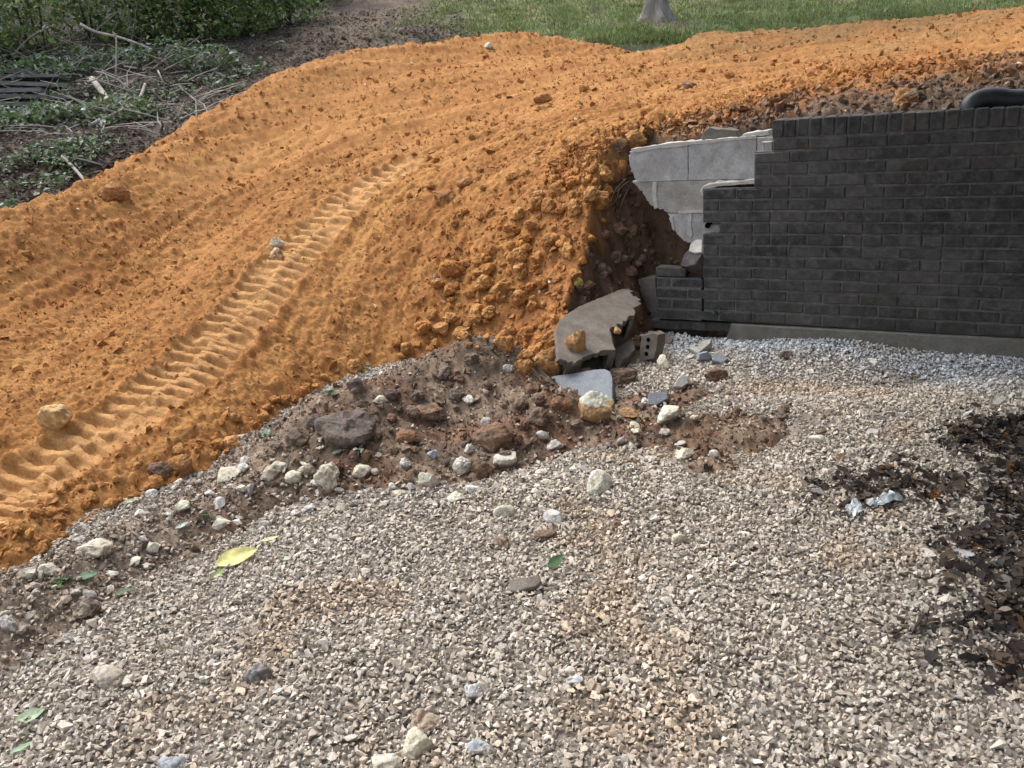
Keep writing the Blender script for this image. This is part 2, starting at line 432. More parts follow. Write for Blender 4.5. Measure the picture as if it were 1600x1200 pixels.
def cut_s0(t): return -0.98 + 0.24 * sst(-0.5, 0.15, t)
def cut_lim(x, y, s, t):
    n = 0.10 * fbm(x, y, 0.17, 3, 51) + 0.035 * billow(x, y, 0.07, 2, 55)
    return 0.02 + 0.40 * sst(0.10, 0.34, t) + (1.9 + 9.0 * sst(-0.9, -0.62, s)) * np.clip(t - 0.28, 0, None) + 2.5 * np.clip(cut_s0(t) - s - 0.5 * n, 0, None) + n * sst(-0.1, 0.3, t)
def D_full(x, y, detail=True):
    x = np.asarray(x, float); y = np.asarray(y, float)
    z = D_t(x, y)
    cap, qc = crest_cap(x, y)
    z = np.where(cap < z + 0.1, 0.5 * (z + cap - np.sqrt((z - cap) ** 2 + 0.0012)), z)
    z = z - 0.13 * np.exp(-((qc + 0.80) / 0.42) ** 2) * sst(3.2, 6.0, y) + 0.02 * np.exp(-((qc + 0.18) / 0.2) ** 2)
    s, t = st(x, y)
    r = np.hypot(x, y)
    if detail:
        tm, L, W = track_mask(x, y)
        rough = (1 - 0.96 * tm) * (0.78 + 0.22 * np.maximum(sst(-1.0, 0.0, x) * sst(7.2, 5.8, y), np.maximum(sst(0.35, 0.12, np.abs(W) - HW - 0.1) * 0.5, sst(-0.9, -0.2, qc) * 0.8)))
        # windrows and scrape marks run along the machine's passes
        Lf, Wf, _ = track_lw(x, y, FLOW)
        far = 0.45 + 0.55 * sst(4.5, 7.5, r)
        bankk = 1 - 0.8 * sst(-0.6, 0.4, x) * sst(6.6, 5.6, y)
        z = z + bankk * far * (1 - 0.9 * tm) * (0.028 * fbm(Lf * 0.07, Wf, 0.30, 3, 21) + 0.020 * billow(Lf * 0.10, Wf, 0.10, 3, 27))
        z = z + 0.014 * fbm(x, y, 0.6, 3, 3)
        z = z + rough * (0.012 * billow(x, y, 0.17, 3, 9) + 0.012 * fbm(x, y, 0.05, 3, 13, 0.7))
        c1, v1 = cells(x, y, 0.105, 5)
        z = z + 0.03 * np.exp(-((qc + 0.12) / 0.3) ** 2) * fbm(x, y, 0.16, 3, 41)
        z = z + rough * 0.022 * c1 * np.clip(v1 - 0.55, 0, 1) * 2
        c2, v2 = cells(x, y, 0.045, 6)
        z = z + rough * 0.014 * c2 * np.clip(v2 - 0.35, 0, 1) * 1.6
        c3, v3 = cells(x, y, 0.022, 8)
        z = z + rough * 0.009 * c3 * v3
        # tyre print: a shallow rut with two rows of angled lugs, half a pitch apart
        pl_ = (L - 0.14 * W) / 0.104 + 0.05 * fbm(x, y, 0.4, 2, 333); pr_ = (L + 0.14 * W) / 0.104 + 0.5 + 0.05 * fbm(x, y, 0.4, 2, 333)
        prof = lambda q: sst(0.04, 0.13, q - np.floor(q)) * sst(0.60, 0.50, q - np.floor(q))
        bar = np.maximum(prof(pl_) * sst(0.045, 0.02, W), prof(pr_) * sst(-0.045, -0.02, W)) * (0.85 + 0.3 * fbm(x, y, 0.22, 3, 337))
        z = z + tm * (-0.028 + 0.047 * bar * (0.45 + 0.55 * sst(-0.45, 0.05, fbm(x, y, 0.30, 3, 341))) + 0.005 * fbm(x, y, 0.06, 3, 31))
        z = z + 0.014 * np.exp(-((np.abs(W) - HW - 0.02) / 0.035) ** 2) * sst(0, .1, L) * (1 + fbm(x, y, 0.1, 2, 35))
    # earth face behind the broken end of the wall
    lim = cut_lim(x, y, s, t)
    lim = np.where(s > 0.3, 9, lim)
    lim = lim + 2.5 * np.clip(-0.95 - t, 0, None)
    z = np.minimum(z, lim)
    # nothing spills through the standing wall
    z = np.where((t < 0.19) & (s > -0.72), np.minimum(z, np.where(t < 0.1, -0.3, 0.25)), z)
    return z
def cut_mask(x, y):
    s, t = st(x, y)
    lim = cut_lim(x, y, s, t)
    return sst(0.0, 0.08, D_t(x, y) - lim) * (s < 0.3) * sst(-1.65, -1.25, s + 0.25 * fbm(x, y, 0.3, 2, 57)) * sst(-1.0, -0.8, t)

gb = [(*at_z(1470, 655)[:2], .5, .35, .07), (*at_z(1430, 592)[:2], .35, .16, -.05), (*at_z(1250, 560)[:2], .5, .2, .03), (*at_z(1200, 690)[:2], .4, .25, -.03), (*at_z(950, 780)[:2], .5, .4, .03)]
def G_full(x, y, detail=True):
    x = np.asarray(x, float); y = np.asarray(y, float)
    s, t = st(x, y)
    z = 0.022 * fbm(x, y, 0.9, 3, 61) + 0.08 * sst(1.0, 1.9, s) * sst(-0.6, -1.2, t)
    for cx, cy, rx, ry, h in gb:
        z = z + h * np.exp(-((x - cx) / rx) ** 2 - ((y - cy) / ry) ** 2)
    z = z + 0.02 * sst(-0.5, 0, t)
    if detail: z = z + 0.006 * fbm(x, y, 0.06, 2, 65)
    return z
mb = []
for x, y, zz, h, r in [(740, 575, .18, .24, .36), (800, 590, .12, .16, .25), (690, 600, .18, .14, .36), (620, 590, .1, .14, .28), (610, 635, .14, .15, .34), (540, 655, .12, .15, .28), (480, 680, .08, .12, .25), (850, 650, .08, .16, .26), (780, 690, .08, .11, .22), (900, 640, .07, .10, .2),
                       (640, 720, .05, .09, .28), (530, 725, .05, .09, .26), (420, 735, .03, .10, .25), (455, 655, .03, .09, .2), (385, 705, .02, .09, .18), (330, 785, .02, .085, .26), (240, 830, .02, .08, .24), (140, 880, .02, .08, .22), (60, 930, .02, .078, .24), (0, 990, .01, .076, .24), (-60, 1010, .01, .08, .25),
                       (1010, 625, .02, .10, .17), (1090, 610, .02, .085, .13), (1060, 668, 0, .095, .2), (1180, 672, 0, .09, .2), (1285, 660, 0, .085, .12), (1110, 725, 0, .07, .16), (980, 690, 0, .08, .17), (930, 590, .02, .10, .15)]:
    p = at_z(x, y, zz); mb.append((p[0], p[1], h, r))
def M_full(x, y, detail=True):
    x = np.asarray(x, float); y = np.asarray(y, float)
    z = np.full(x.shape, -0.068)
    for cx, cy, h, r in mb:
        z = z + h * np.exp(-((x - cx) ** 2 + (y - cy) ** 2) / (r * r))
    if detail:
        z = z + 0.014 * fbm(x, y, 0.22, 3, 71) + 0.014 * billow(x, y, 0.13, 3, 75) + 0.006 * fbm(x, y, 0.04, 2, 79)
        c1, v1 = cells(x, y, 0.07, 81); z = z + 0.016 * c1 * np.clip(v1 - 0.4, 0, 1) * 1.7
        c2, v2 = cells(x, y, 0.03, 83); z = z + 0.009 * c2 * v2
    s, t = st(x, y)
    return np.where((t > 0.0) & (s > -0.75), -0.3, z)
def B_full(x, y, detail=True):
    z = B_t(x, y)
    if detail: z = z + 0.06 * fbm(x, y, 1.3, 3, 91) + 0.02 * billow(x, y, 0.3, 3, 95)
    return z
# the ground sampled once on a grid, so that things can be set down on it quickly
_NA, _NR = 760, 640
_A0, _A1, _R0, _R1 = math.radians(-47), math.radians(45), 1.3, 28.0
_A, _R = np.meshgrid(np.linspace(_A0, _A1, _NA), np.geomspace(_R0, _R1, _NR))
_X, _Y = _R * np.sin(_A), _R * np.cos(_A)
_Bg = np.where((_R > 6.0) & ((st(_X, _Y)[1] > 1.0) | (_X < 0)), B_full(_X, _Y), -9.0)
_Gg = np.maximum(np.maximum(np.where(_R < 6.6, np.maximum(G_full(_X, _Y, False), M_full(_X, _Y)), -9.0), np.where(_R < 16.4, D_full(_X, _Y), -9.0)), _Bg)
def grid_z(x, y, T):
    i = (np.arctan2(x, y) - _A0) / (_A1 - _A0) * (_NA - 1); j = np.log(np.hypot(x, y) / _R0) / math.log(_R1 / _R0) * (_NR - 1)
    i = np.clip(i, 0, _NA - 1.001); j = np.clip(j, 0, _NR - 1.001)
    i0 = i.astype(int); j0 = j.astype(int); a = i - i0; b = j - j0
    return (T[j0, i0] * (1 - a) + T[j0, i0 + 1] * a) * (1 - b) + (T[j0 + 1, i0] * (1 - a) + T[j0 + 1, i0 + 1] * a) * b
def ground(x, y): return grid_z(x, y, _Gg)
def hit(px, py): return hit_fn(px, py, ground, 1.6, 27.0, 800)
def hits(px, py, T, r0, r1, n=320):
    r = ray(px, py); ts = np.geomspace(r0, r1, n); out = np.full((len(r), 3), np.nan)
    for t in ts:
        todo = np.isnan(out[:, 0])
        P = EYE[None] + r[todo] * t
        b = P[:, 2] < grid_z(P[:, 0], P[:, 1], T)
        k = np.nonzero(todo)[0][b]; out[k] = P[b]
    return out[~np.isnan(out[:, 0])]

def sheet(name, zf, phi, rr, keep, colf, mat, kind='structure'):
    A, R = np.meshgrid(np.radians(np.linspace(*phi)), rr if isinstance(rr, np.ndarray) else np.geomspace(*rr))
    X = R * np.sin(A); Y = R * np.cos(A); Z = zf(X, Y)
    nr, nc = X.shape
    k = keep(X, Y, Z)
    idx = np.arange(nr * nc).reshape(nr, nc)
    q = np.stack([idx[:-1, :-1], idx[:-1, 1:], idx[1:, 1:], idx[1:, :-1]], -1)
    kq = k[:-1, :-1] & k[:-1, 1:] & k[1:, 1:] & k[1:, :-1]
    F = q[kq]
    used = np.unique(F); rm = np.full(nr * nc, -1); rm[used] = np.arange(len(used))
    V = np.stack([X.ravel(), Y.ravel(), Z.ravel()], -1)[used]
    c = colf(V[:, 0], V[:, 1], V[:, 2])
    me = mesh_np(name, V, rm[F][:, ::-1], c, True)
    return add(name, me, mat, kind=kind)

def lerp(a, b, t):
    return np.asarray(a)[None] * (1 - t[:, None]) + np.asarray(b)[None] * t[:, None]
def D_col(x, y, z):
    n1 = fbm(x, y, 0.9, 3, 101); n2 = fbm(x, y, 0.14, 3, 105)
    Lf, Wf, _ = track_lw(x, y, FLOW)
    stk = fbm(Lf * 0.08, Wf, 0.22, 3, 115)                 # smeared, compacted streaks along the passes
    c = lerp((0.285, 0.128, 0.043), (0.368, 0.187, 0.066), sst(-0.6, 0.7, 0.25 * n1 + 0.35 * n2 + 0.7 * stk))
    red = 0.7 * sst(0.2, 0.9, 0.5 * fbm(x, y, 0.7, 2, 111) + 0.3 * n2 + 0.45 * sst(-1.2, 0.3, x) * sst(7.5, 5.5, y))
    c = c * (1 - red[:, None]) + np.array([0.300, 0.132, 0.050])[None] * red[:, None]
    tm, L, W = track_mask(x, y)
    c = c * (1 - 0.65 * tm[:, None]) + np.array([0.50, 0.29, 0.125])[None] * 0.65 * tm[:, None]
    s, t = st(x, y)
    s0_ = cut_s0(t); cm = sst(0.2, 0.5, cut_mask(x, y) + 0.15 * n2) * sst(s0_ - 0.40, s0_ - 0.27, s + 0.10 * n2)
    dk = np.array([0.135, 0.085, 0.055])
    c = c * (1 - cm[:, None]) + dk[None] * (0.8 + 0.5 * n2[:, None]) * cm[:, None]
    # grey topsoil and rubble on the ground behind the wall
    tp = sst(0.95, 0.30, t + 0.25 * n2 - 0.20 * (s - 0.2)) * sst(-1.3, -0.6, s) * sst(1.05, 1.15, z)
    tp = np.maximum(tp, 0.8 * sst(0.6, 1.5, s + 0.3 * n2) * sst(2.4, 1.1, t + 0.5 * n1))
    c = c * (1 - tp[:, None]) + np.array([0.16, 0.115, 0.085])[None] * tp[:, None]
    # dry, thin cover towards the lawn
    gr = sst(8.5, 12.2, y + 1.4 * n1) * sst(1.2, 3.2, x) * 0.7
    c = c * (1 - gr[:, None]) + np.array([0.15, 0.12, 0.06])[None] * gr[:, None]
    return np.clip(c, 0.01, 1)
def M_col(x, y, z):
    n1 = fbm(x, y, 0.35, 3, 121); n2 = fbm(x, y, 0.1, 2, 125)
    c = lerp((0.125, 0.092, 0.068), (0.21, 0.155, 0.112), sst(-0.5, 0.5, n1))
    rd = sst(0.05, 0.55, fbm(x, y, 0.3, 3, 131) + 0.45 * sst(0.1, 0.7, x))
    c = c * (1 - rd[:, None]) + np.array([0.150, 0.092, 0.062])[None] * rd[:, None]
    gy_ = 0.6 * sst(-1.0, -1.6, x)[:, None]
    c = c * (1 - gy_) + np.array([0.235, 0.195, 0.16])[None] * gy_
    return np.clip(c * (1 + 0.25 * n2[:, None]), 0.01, 1)
def G_col(x, y, z):
    return np.clip(lerp((0.15, 0.132, 0.114), (0.22, 0.195, 0.17), sst(-0.5, 0.5, fbm(x, y, 0.3, 3, 141))), 0.01, 1)
def grassness(x, y):
    n = fbm(x, y, 1.6, 3, 151)
    return sst(-1.7, 0.6, x + 1.0 * n + 0.05 * (y - 12)) * sst(10.5, 12, y)
def B_col(x, y, z):
    n1 = fbm(x, y, 1.1, 3, 155); n2 = fbm(x, y, 0.3, 3, 159)
    c = lerp((0.075, 0.062, 0.052), (0.15, 0.12, 0.10), sst(-0.5, 0.6, n1 + 0.4 * n2))
    tan = sst(0.0, 0.6, np.exp(-((x + 2.4 - 0.02 * y) / 1.3) ** 2) + 0.5 * n2 - 0.35)
    c = c * (1 - tan[:, None]) + np.array([0.18, 0.138, 0.105])[None] * tan[:, None]
    g = grassness(x, y) * (0.62 + 0.75 * n2)
    gc = lerp((0.14, 0.19, 0.065), (0.24, 0.24, 0.11), sst(-0.4, 0.7, n1))
    tq = at_y(1025, 40, 13.6)
    g = np.clip(g - 1.3 * np.exp(-(((x - tq[0]) / 0.75) ** 2 + ((y - tq[1]) / 0.8) ** 2)) * (0.8 + 0.6 * n2), 0, 1)
    return np.clip(c * (1 - g[:, None]) + gc * g[:, None], 0.01, 1)

sheet('gravel_bed', G_full, (-46, 44, 230), (0.9, 6.6, 150), lambda x, y, z: (st(x, y)[1] < np.where(st(x, y)[0] < -0.7, 0.5, 0.05)), G_col, M_soil)
def keepM(x, y, z): return (z > G_full(x, y) - 0.02) & (z > D_full(x, y, False) - 0.10)
sheet('soil_mound', M_full, (-44, 26, 620), (2.4, 6.2, 330), keepM, M_col, M_soil)
def keepD(x, y, z):
    s, t = st(x, y)
    front = (t < 0.12) & (s > -0.72)
    return (z > -0.06) & ~front & ((z > B_full(x, y, False) - 0.25) | (y < 7.0))
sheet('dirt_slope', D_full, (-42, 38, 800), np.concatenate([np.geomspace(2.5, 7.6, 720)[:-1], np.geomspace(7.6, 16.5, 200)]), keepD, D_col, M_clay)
sheet('hillside_ground', B_full, (-50, 46, 380), (5.2, 60, 200), lambda x, y, z: (np.hypot(x, y) > 6.0) & ((st(x, y)[1] > 1.0) | (x < 0)), B_col, M_floor)

# ------------------------------------------------------------------ scattered stones
def hull_proto(n, seed, flat=1.0):
    r = np.random.default_rng(seed)
    p = r.normal(size=(n, 3)); p /= np.linalg.norm(p, axis=1)[:, None]
    p *= r.uniform(0.78, 1.05, (n, 1)) * np.array([1.0, r.uniform(0.68, 0.95), r.uniform(0.5, 0.8) * flat])
    bm = bmesh.new()
    for q in p: bm.verts.new(q)
    res = bmesh.ops.convex_hull(bm, input=bm.verts)
    bmesh.ops.delete(bm, geom=[g for g in res['geom_interior'] if isinstance(g, bmesh.types.BMVert)], context='VERTS')
    bmesh.ops.triangulate(bm, faces=bm.faces)
    bmesh.ops.recalc_face_normals(bm, faces=bm.faces)
    bm.verts.index_update()
    V = np.array([v.co[:] for v in bm.verts]); F = np.array([[v.index for v in f.verts] for f in bm.faces])
    bm.free()
    return V, F
PROTO = [hull_proto(random.choice((8, 8, 9)), 400 + i) for i in range(26)]
CRUMB = [hull_proto(random.choice((6, 6, 7)), 700 + i) for i in range(20)]
def rand_rot(n, tilt=math.pi):
    q = rng.normal(size=(n, 4))
    if tilt < 3:
        a = rng.uniform(0, 2 * math.pi, n); b = rng.normal(0, tilt / 2, n); d = rng.uniform(0, 2 * math.pi, n)
        qz = np.stack([np.cos(a / 2), 0 * a, 0 * a, np.sin(a / 2)], -1)
        qt = np.stack([np.cos(b / 2), np.sin(b / 2) * np.cos(d), np.sin(b / 2) * np.sin(d), 0 * b], -1)
        w1, x1, y1, z1 = qt.T; w2, x2, y2, z2 = qz.T
        q = np.stack([w1*w2-x1*x2-y1*y2-z1*z2, w1*x2+x1*w2+y1*z2-z1*y2, w1*y2-x1*z2+y1*w2+z1*x2, w1*z2+x1*y2-y1*x2+z1*w2], -1)
    q /= np.linalg.norm(q, axis=1)[:, None]
    w, x, y, z = q.T
    return np.stack([np.stack([1-2*(y*y+z*z), 2*(x*y-z*w), 2*(x*z+y*w)], -1), np.stack([2*(x*y+z*w), 1-2*(x*x+z*z), 2*(y*z-x*w)], -1), np.stack([2*(x*z-y*w), 2*(y*z+x*w), 1-2*(x*x+y*y)], -1)], 1)
def scatter(name, pos, size, col, mat, tilt=1.2, smooth=False, protos=PROTO, kind='stuff', label=None, cat=None, squash=None):
    n = len(pos); which = rng.integers(0, len(protos), n); R = rand_rot(n, tilt)
    Vs, Fs, Cs, off = [], [], [], 0
    for k, (pv, pf) in enumerate(protos):
        i = np.nonzero(which == k)[0]
        if not len(i): continue
        sz = size[i][:, None, None] if size.ndim == 1 else size[i][:, None, :]
        v = np.einsum('nij,nvj->nvi', R[i], pv[None] * sz) + pos[i][:, None, :]
        f = pf[None] + (np.arange(len(i)) * len(pv))[:, None, None] + off
        Vs.append(v.reshape(-1, 3)); Fs.append(f.reshape(-1, 3)); Cs.append(np.repeat(col[i], len(pv), 0)); off += len(i) * len(pv)
    me = mesh_np(name, np.concatenate(Vs), np.concatenate(Fs), np.concatenate(Cs), smooth)
    return add(name, me, mat, kind=kind, label=label, cat=cat)

def pick(pal, w, n):
    pal = np.array(pal); w = np.array(w, float); return pal[rng.choice(len(pal), n, p=w / w.sum())]
# gravel: two loose layers of crushed stone
sp = 0.0126
gx, gy = np.meshgrid(np.arange(-4.2, 4.0, sp), np.arange(1.15, 6.0, sp))
gx = gx.ravel() + rng.uniform(-.5, .5, gx.size) * sp; gy = gy.ravel() + rng.uniform(-.5, .5, gy.size) * sp
ph = np.degrees(np.arctan2(gx, gy)); s_, t_ = st(gx, gy)
ok = (ph > -39) & (ph < 37) & (t_ < -0.02) & (s_ < S_END + .02)
gx, gy = gx[ok], gy[ok]
gz = G_full(gx, gy); mz = M_full(gx, gy); dz = D_full(gx, gy, False)
soil = sst(-0.045, 0.012, mz - gz)
pr = rng.uniform(0, 1, gx.size)
ok = (dz < gz + 0.01) & (pr > 0.04 + (0.91 - 0.42 * sst(-0.9, -1.5, gx)) * soil)
gx, gy, gz, mz, soil = gx[ok], gy[ok], gz[ok], mz[ok], soil[ok]
n = gx.size
size = np.clip(rng.lognormal(math.log(0.0094), 0.34, n), 0.0045, 0.028)
pal = [(0.47, 0.43, 0.375), (0.37, 0.335, 0.29), (0.26, 0.24, 0.215), (0.57, 0.535, 0.48), (0.41, 0.405, 0.395), (0.32, 0.26, 0.20), (0.17, 0.158, 0.15), (0.66, 0.635, 0.59)]
gc = pick(pal, [26, 20, 11, 16, 14, 6, 3, 8], n)
gc = (0.62 * gc + 0.38 * np.array([0.38, 0.35, 0.305])[None]) * rng.uniform(0.86, 1.12, (n, 1)) * np.array([1.03, 1.0, 0.965])[None]
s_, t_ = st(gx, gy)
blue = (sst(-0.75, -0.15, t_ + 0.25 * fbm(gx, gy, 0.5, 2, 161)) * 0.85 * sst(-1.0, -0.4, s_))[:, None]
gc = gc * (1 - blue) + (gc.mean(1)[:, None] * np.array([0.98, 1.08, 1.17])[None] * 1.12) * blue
stain = sst(0.25, 0.75, fbm(gx, gy, 0.55, 3, 171) + 0.05)[:, None] * 0.38
gc = gc * (1 - stain) + gc * np.array([0.95, 0.72, 0.50])[None] * stain
br = (soil * 0.45)[:, None]
gc = gc * (1 - br) + np.array([0.20, 0.145, 0.105])[None] * (gc.mean(1)[:, None] / 0.3) * br
leafd = sst(0.75, 1.35, s_ + 0.3 * fbm(gx, gy, 0.4, 2, 181)) * sst(-0.5, -0.9, t_)
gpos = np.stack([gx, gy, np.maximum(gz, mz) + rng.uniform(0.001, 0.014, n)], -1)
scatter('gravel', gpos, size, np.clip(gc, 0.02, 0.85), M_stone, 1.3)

# crumbs of clay lying loose on the slope
def sample_polar(n, p0, p1, r0, r1, pw=1.0):
    a = np.radians(rng.uniform(p0, p1, n)); u = rng.uniform(0, 1, n)
    r = np.exp(np.log(r0) + (np.log(r1) - np.log(r0)) * u ** pw)
    return r * np.sin(a), r * np.cos(a)
cx, cy = sample_polar(165000, -42, 38, 2.7, 14.0)
czz = D_full(cx, cy); tm, _, _ = track_mask(cx, cy)
s_, t_ = st(cx, cy); rr_ = np.hypot(cx, cy)
ok = (czz > np.maximum(G_full(cx, cy, False), M_full(cx, cy, False)) + 0.0) & ((czz > B_t(cx, cy) - 0.02) | (cy < 7.0)) & ~((t_ < 0.2) & (s_ > -0.75)) & (rng.uniform(0, 1, cx.size) > 0.85 * tm)
_L, _W, _ = track_lw(cx, cy, FLOW)
dens = 0.25 + 0.75 * sst(-0.35, 0.4, 0.4 * fbm(cx, cy, 0.6, 3, 191) + fbm(_L * 0.10, _W, 0.2, 3, 193)) + 0.5 * sst(-0.8, 0.2, cx) * sst(7, 5.6, cy)
ok &= rng.uniform(0, 1, cx.size) < dens
cx, cy, czz, rr_ = cx[ok], cy[ok], czz[ok], rr_[ok]
n = cx.size
bankw = sst(-1.0, 0.0, cx) * sst(7.0, 5.4, cy) + 0.8 * sst(4.0, 3.2, cy - 0.55 * (cx + 1.9)) * (cx < -0.5)
size = np.clip(rng.lognormal(0, 0.68, n) * (0.0029 + 0.00055 * rr_) * (1 + 0.8 * bankw), 0.003, 0.045)
cc = D_col(cx, cy, czz) * rng.uniform(0.92, 1.38, (n, 1))
wh = rng.uniform(0, 1, n) < 0.012
cc[wh] = np.array([0.58, 0.48, 0.34])
scatter('clay_crumbs', np.stack([cx, cy, czz + size * 0.12], -1), size, np.clip(cc, 0.02, 0.8), M_clay, 3.2, False, CRUMB)
# crumbs of dark soil on the mound
cx, cy = sample_polar(40000, -42, 24, 2.5, 6.0)
mz = M_full(cx, cy); ok = (mz > G_full(cx, cy, False) - 0.004) & (mz > D_full(cx, cy, False) - 0.02)
cx, cy, mz = cx[ok], cy[ok], mz[ok]; n = cx.size
size = np.clip(rng.lognormal(math.log(0.0070), 0.6, n), 0.004, 0.035)
cc = M_col(cx, cy, mz) * rng.uniform(0.65, 1.35, (n, 1))
wh = rng.uniform(0, 1, n) < 0.05
cc[wh] = pick([(0.5, 0.47, 0.42), (0.38, 0.34, 0.29)], [1, 1], int(wh.sum()))
scatter('soil_crumbs', np.stack([cx, cy, mz + size * 0.25], -1), size, np.clip(cc, 0.02, 0.8), M_soil, 3.2, False, CRUMB)
# crumbs on the earth face behind the wall
sx = rng.uniform(-1.6, 0.05, 5200); tx = rng.uniform(0.12, 0.75, 5200); ex, ey = wxy(sx, tx); ez = D_full(ex, ey)
size = np.clip(rng.lognormal(math.log(0.013), 0.6, 5200), 0.005, 0.06)
cc = D_col(ex, ey, ez) * rng.uniform(0.6, 1.5, (5200, 1))
ok = ez > 0.3
scatter('bank_crumbs', np.stack([ex, ey, ez + 0.2 * size], -1)[ok], size[ok], np.clip(cc[ok], 0.02, 0.8), M_soil, 3.2, False, CRUMB)
#@@PART2
# ------------------------------------------------------------------ brick retaining wall
wall = add('brick_wall', None, label='dark charcoal brick retaining wall with broken left end', cat='wall', loc=(P0[0], P0[1], 0), rot=(0, 0, WA))
def brick_mesh(L, T, Hh, seed, bev=0.004):
    r = random.Random(seed)
    bm = bmesh.new(); bmesh.ops.create_cube(bm, size=1)
    for v in bm.verts: v.co = Vector((v.co.x * L, v.co.y * T, v.co.z * Hh))
    bmesh.ops.bevel(bm, geom=bm.edges[:], offset=bev, segments=1, affect='EDGES', profile=0.5)
    for v in bm.verts: v.co += Vector((r.uniform(-1, 1), r.uniform(-1, 1), r.uniform(-1, 1))) * 0.0014
    me = bpy.data.meshes.new('brick'); bm.to_mesh(me); bm.free()
    me.materials.append(M_brick)
    return me
FULL = [brick_mesh(0.1950, 0.092, 0.0555, i) for i in range(8)]
HALF = [brick_mesh(0.0935, 0.092, 0.0555, 20 + i) for i in range(5)]
ROWL = [brick_mesh(0.0572, 0.192, 0.092, 40 + i) for i in range(6)]
def put_brick(me, s, t, z, tilt=0.0):
    o = add('brick', me, parent=wall)
    o.location = (s, t, z); o.rotation_euler = (random.gauss(0, .006), random.gauss(0, .006) + tilt, random.gauss(0, .008))
    return o
def zc(c): return ZC0 - c * CH
starts = {1: 0, 2: -.5, 3: -.5, 4: -.5, 5: -2, 6: -2, 7: -2, 8: -1.5, 9: -2, 10: -2, 11: -2, 12: -2, 13: -3.5, 14: -3.5, 15: -3.5, 16: -3.5}
mort = MB()
def odd(v): return abs(v * 2 % 2 - 1) < 1e-6
for c, u0 in starts.items():
    zmid = zc(c) + CH / 2
    off = 0.0 if c % 2 else 0.5
    u = u0; lo_c = c >= 13
    segs = []
    while u * BL < S_END:
        if abs((u - off) - round(u - off)) > 1e-6: ln = 0.5          # bring the bond back on its grid
        elif c in (5, 8, 9, 11) and random.random() < 0.30: ln = 0.5
        else: ln = 1.0
        segs.append((u, ln)); u += ln
    if c == 12: segs = [(-3.5, 0.95)] + segs
    for u, ln in segs:
        me = random.choice(FULL if ln > 0.6 else HALF)
        sm = (u + ln / 2) * BL; tt = 0.046 + random.gauss(0, 0.0014)
        dz = 0.0; tl = 0.0
        if c >= 12 and u < -2.2: dz = -0.006; tl = 0.012; tt += 0.006     # the loosened corner has sunk a little
        put_brick(me, sm, tt, zmid + dz, tl)
    a = u0 * BL + 0.002
    if lo_c:
        mort.box((u0 * BL + 0.004, 0.0075, zc(c) - 0.006), (-2.06 * BL, 0.088, zc(c - 1) - 0.006))
        a = -1.97 * BL
    mort.box((a, 0.0075, zc(c)), (S_END, 0.088, zc(c - 1)))
mort.box((0.003, 0.0075, ZC0), (S_END, 0.19, ZC0 + 0.098))
add('mortar', mort.mesh('mortar'), M_mortar, wall)
k = 0; s = 0.001
while s < S_END:
    me = random.choice(ROWL)
    put_brick(me, s + 0.0286, 0.096 + random.gauss(0, .002), ZC0 + 0.010 + 0.046 + random.gauss(0, .0012)); s += 0.0677; k += 1
# lowest course, set back and loose, left of the footing
for i, u in enumerate((-3.75, -2.9, -2.05)):
    put_brick(FULL[i], (u + .5) * BL, 0.058 + 0.006 * i, zc(17) + CH / 2 - 0.014, 0.02 - 0.012 * i)
ft = MB(); a = -1.25 * BL
ft.poly([(a, -.035, .02), (S_END, -.045, -.06), (S_END, .1, -.06), (a, .1, .0), (a + .035, -.035, zc(16) - .012), (S_END, -.045, zc(16) - .006), (S_END, .1, zc(16) - .006), (a, .1, zc(16) - .012)],
        [(0, 3, 2, 1), (4, 5, 6, 7), (0, 1, 5, 4), (1, 2, 6, 5), (2, 3, 7, 6), (3, 0, 4, 7)])
fm = ft.mesh('footing'); add('footing', fm, M_foot, wall)

def rough_prism(pts, t0, t1, nrm_out, seed=0, jag=0.004, sub=0.028):
    """2-D outline -> prism with broken, uneven edges; pts in (a, b); axes given by nrm_out(a, b, depth)"""
    r = random.Random(seed); out = []
    n = len(pts)
    for i in range(n):
        p, q = np.array(pts[i][:2]), np.array(pts[(i + 1) % n][:2])
        brk = len(pts[i]) > 2 and pts[i][2]
        ln = np.linalg.norm(q - p); m = max(1, int(ln / sub))
        nv = np.array([-(q - p)[1], (q - p)[0]]) / max(ln, 1e-6)
        if brk: fr_ = sorted([0.0] + [r.random() for _ in range(max(1, int(ln / (sub * 0.55))))])
        else: fr_ = [j / m for j in range(m)]
        for j, f_ in enumerate(fr_):
            w = p + (q - p) * f_
            if j: w = w + nv * r.gauss(0, jag * (1.5 if brk else 0.25))
            out.append(w)
    mbb = MB(); N = len(out)
    e = 0.004; cen = np.mean(out, 0)
    ins = [w + (cen - w) / max(np.linalg.norm(cen - w), 1e-6) * e for w in out]
    rings = [[nrm_out(w[0], w[1], t0) for w in ins], [nrm_out(w[0], w[1], t0 + e) for w in out], [nrm_out(w[0] + r.gauss(0, jag), w[1] + r.gauss(0, jag), t1) for w in out]]
    V = sum(rings, []); F = [tuple(range(N))]
    for k in range(2):
        for i in range(N):
            j = (i + 1) % N
            F.append((k * N + i, (k + 1) * N + i, (k + 1) * N + j, k * N + j))
    F.append(tuple(reversed(range(2 * N, 3 * N))))
    me = bpy.data.meshes.new('piece'); me.from_pydata(V, [], F); me.update()
    bm = bmesh.new(); bm.from_mesh(me); bmesh.ops.recalc_face_normals(bm, faces=bm.faces); bm.to_mesh(me); bm.free()
    return me
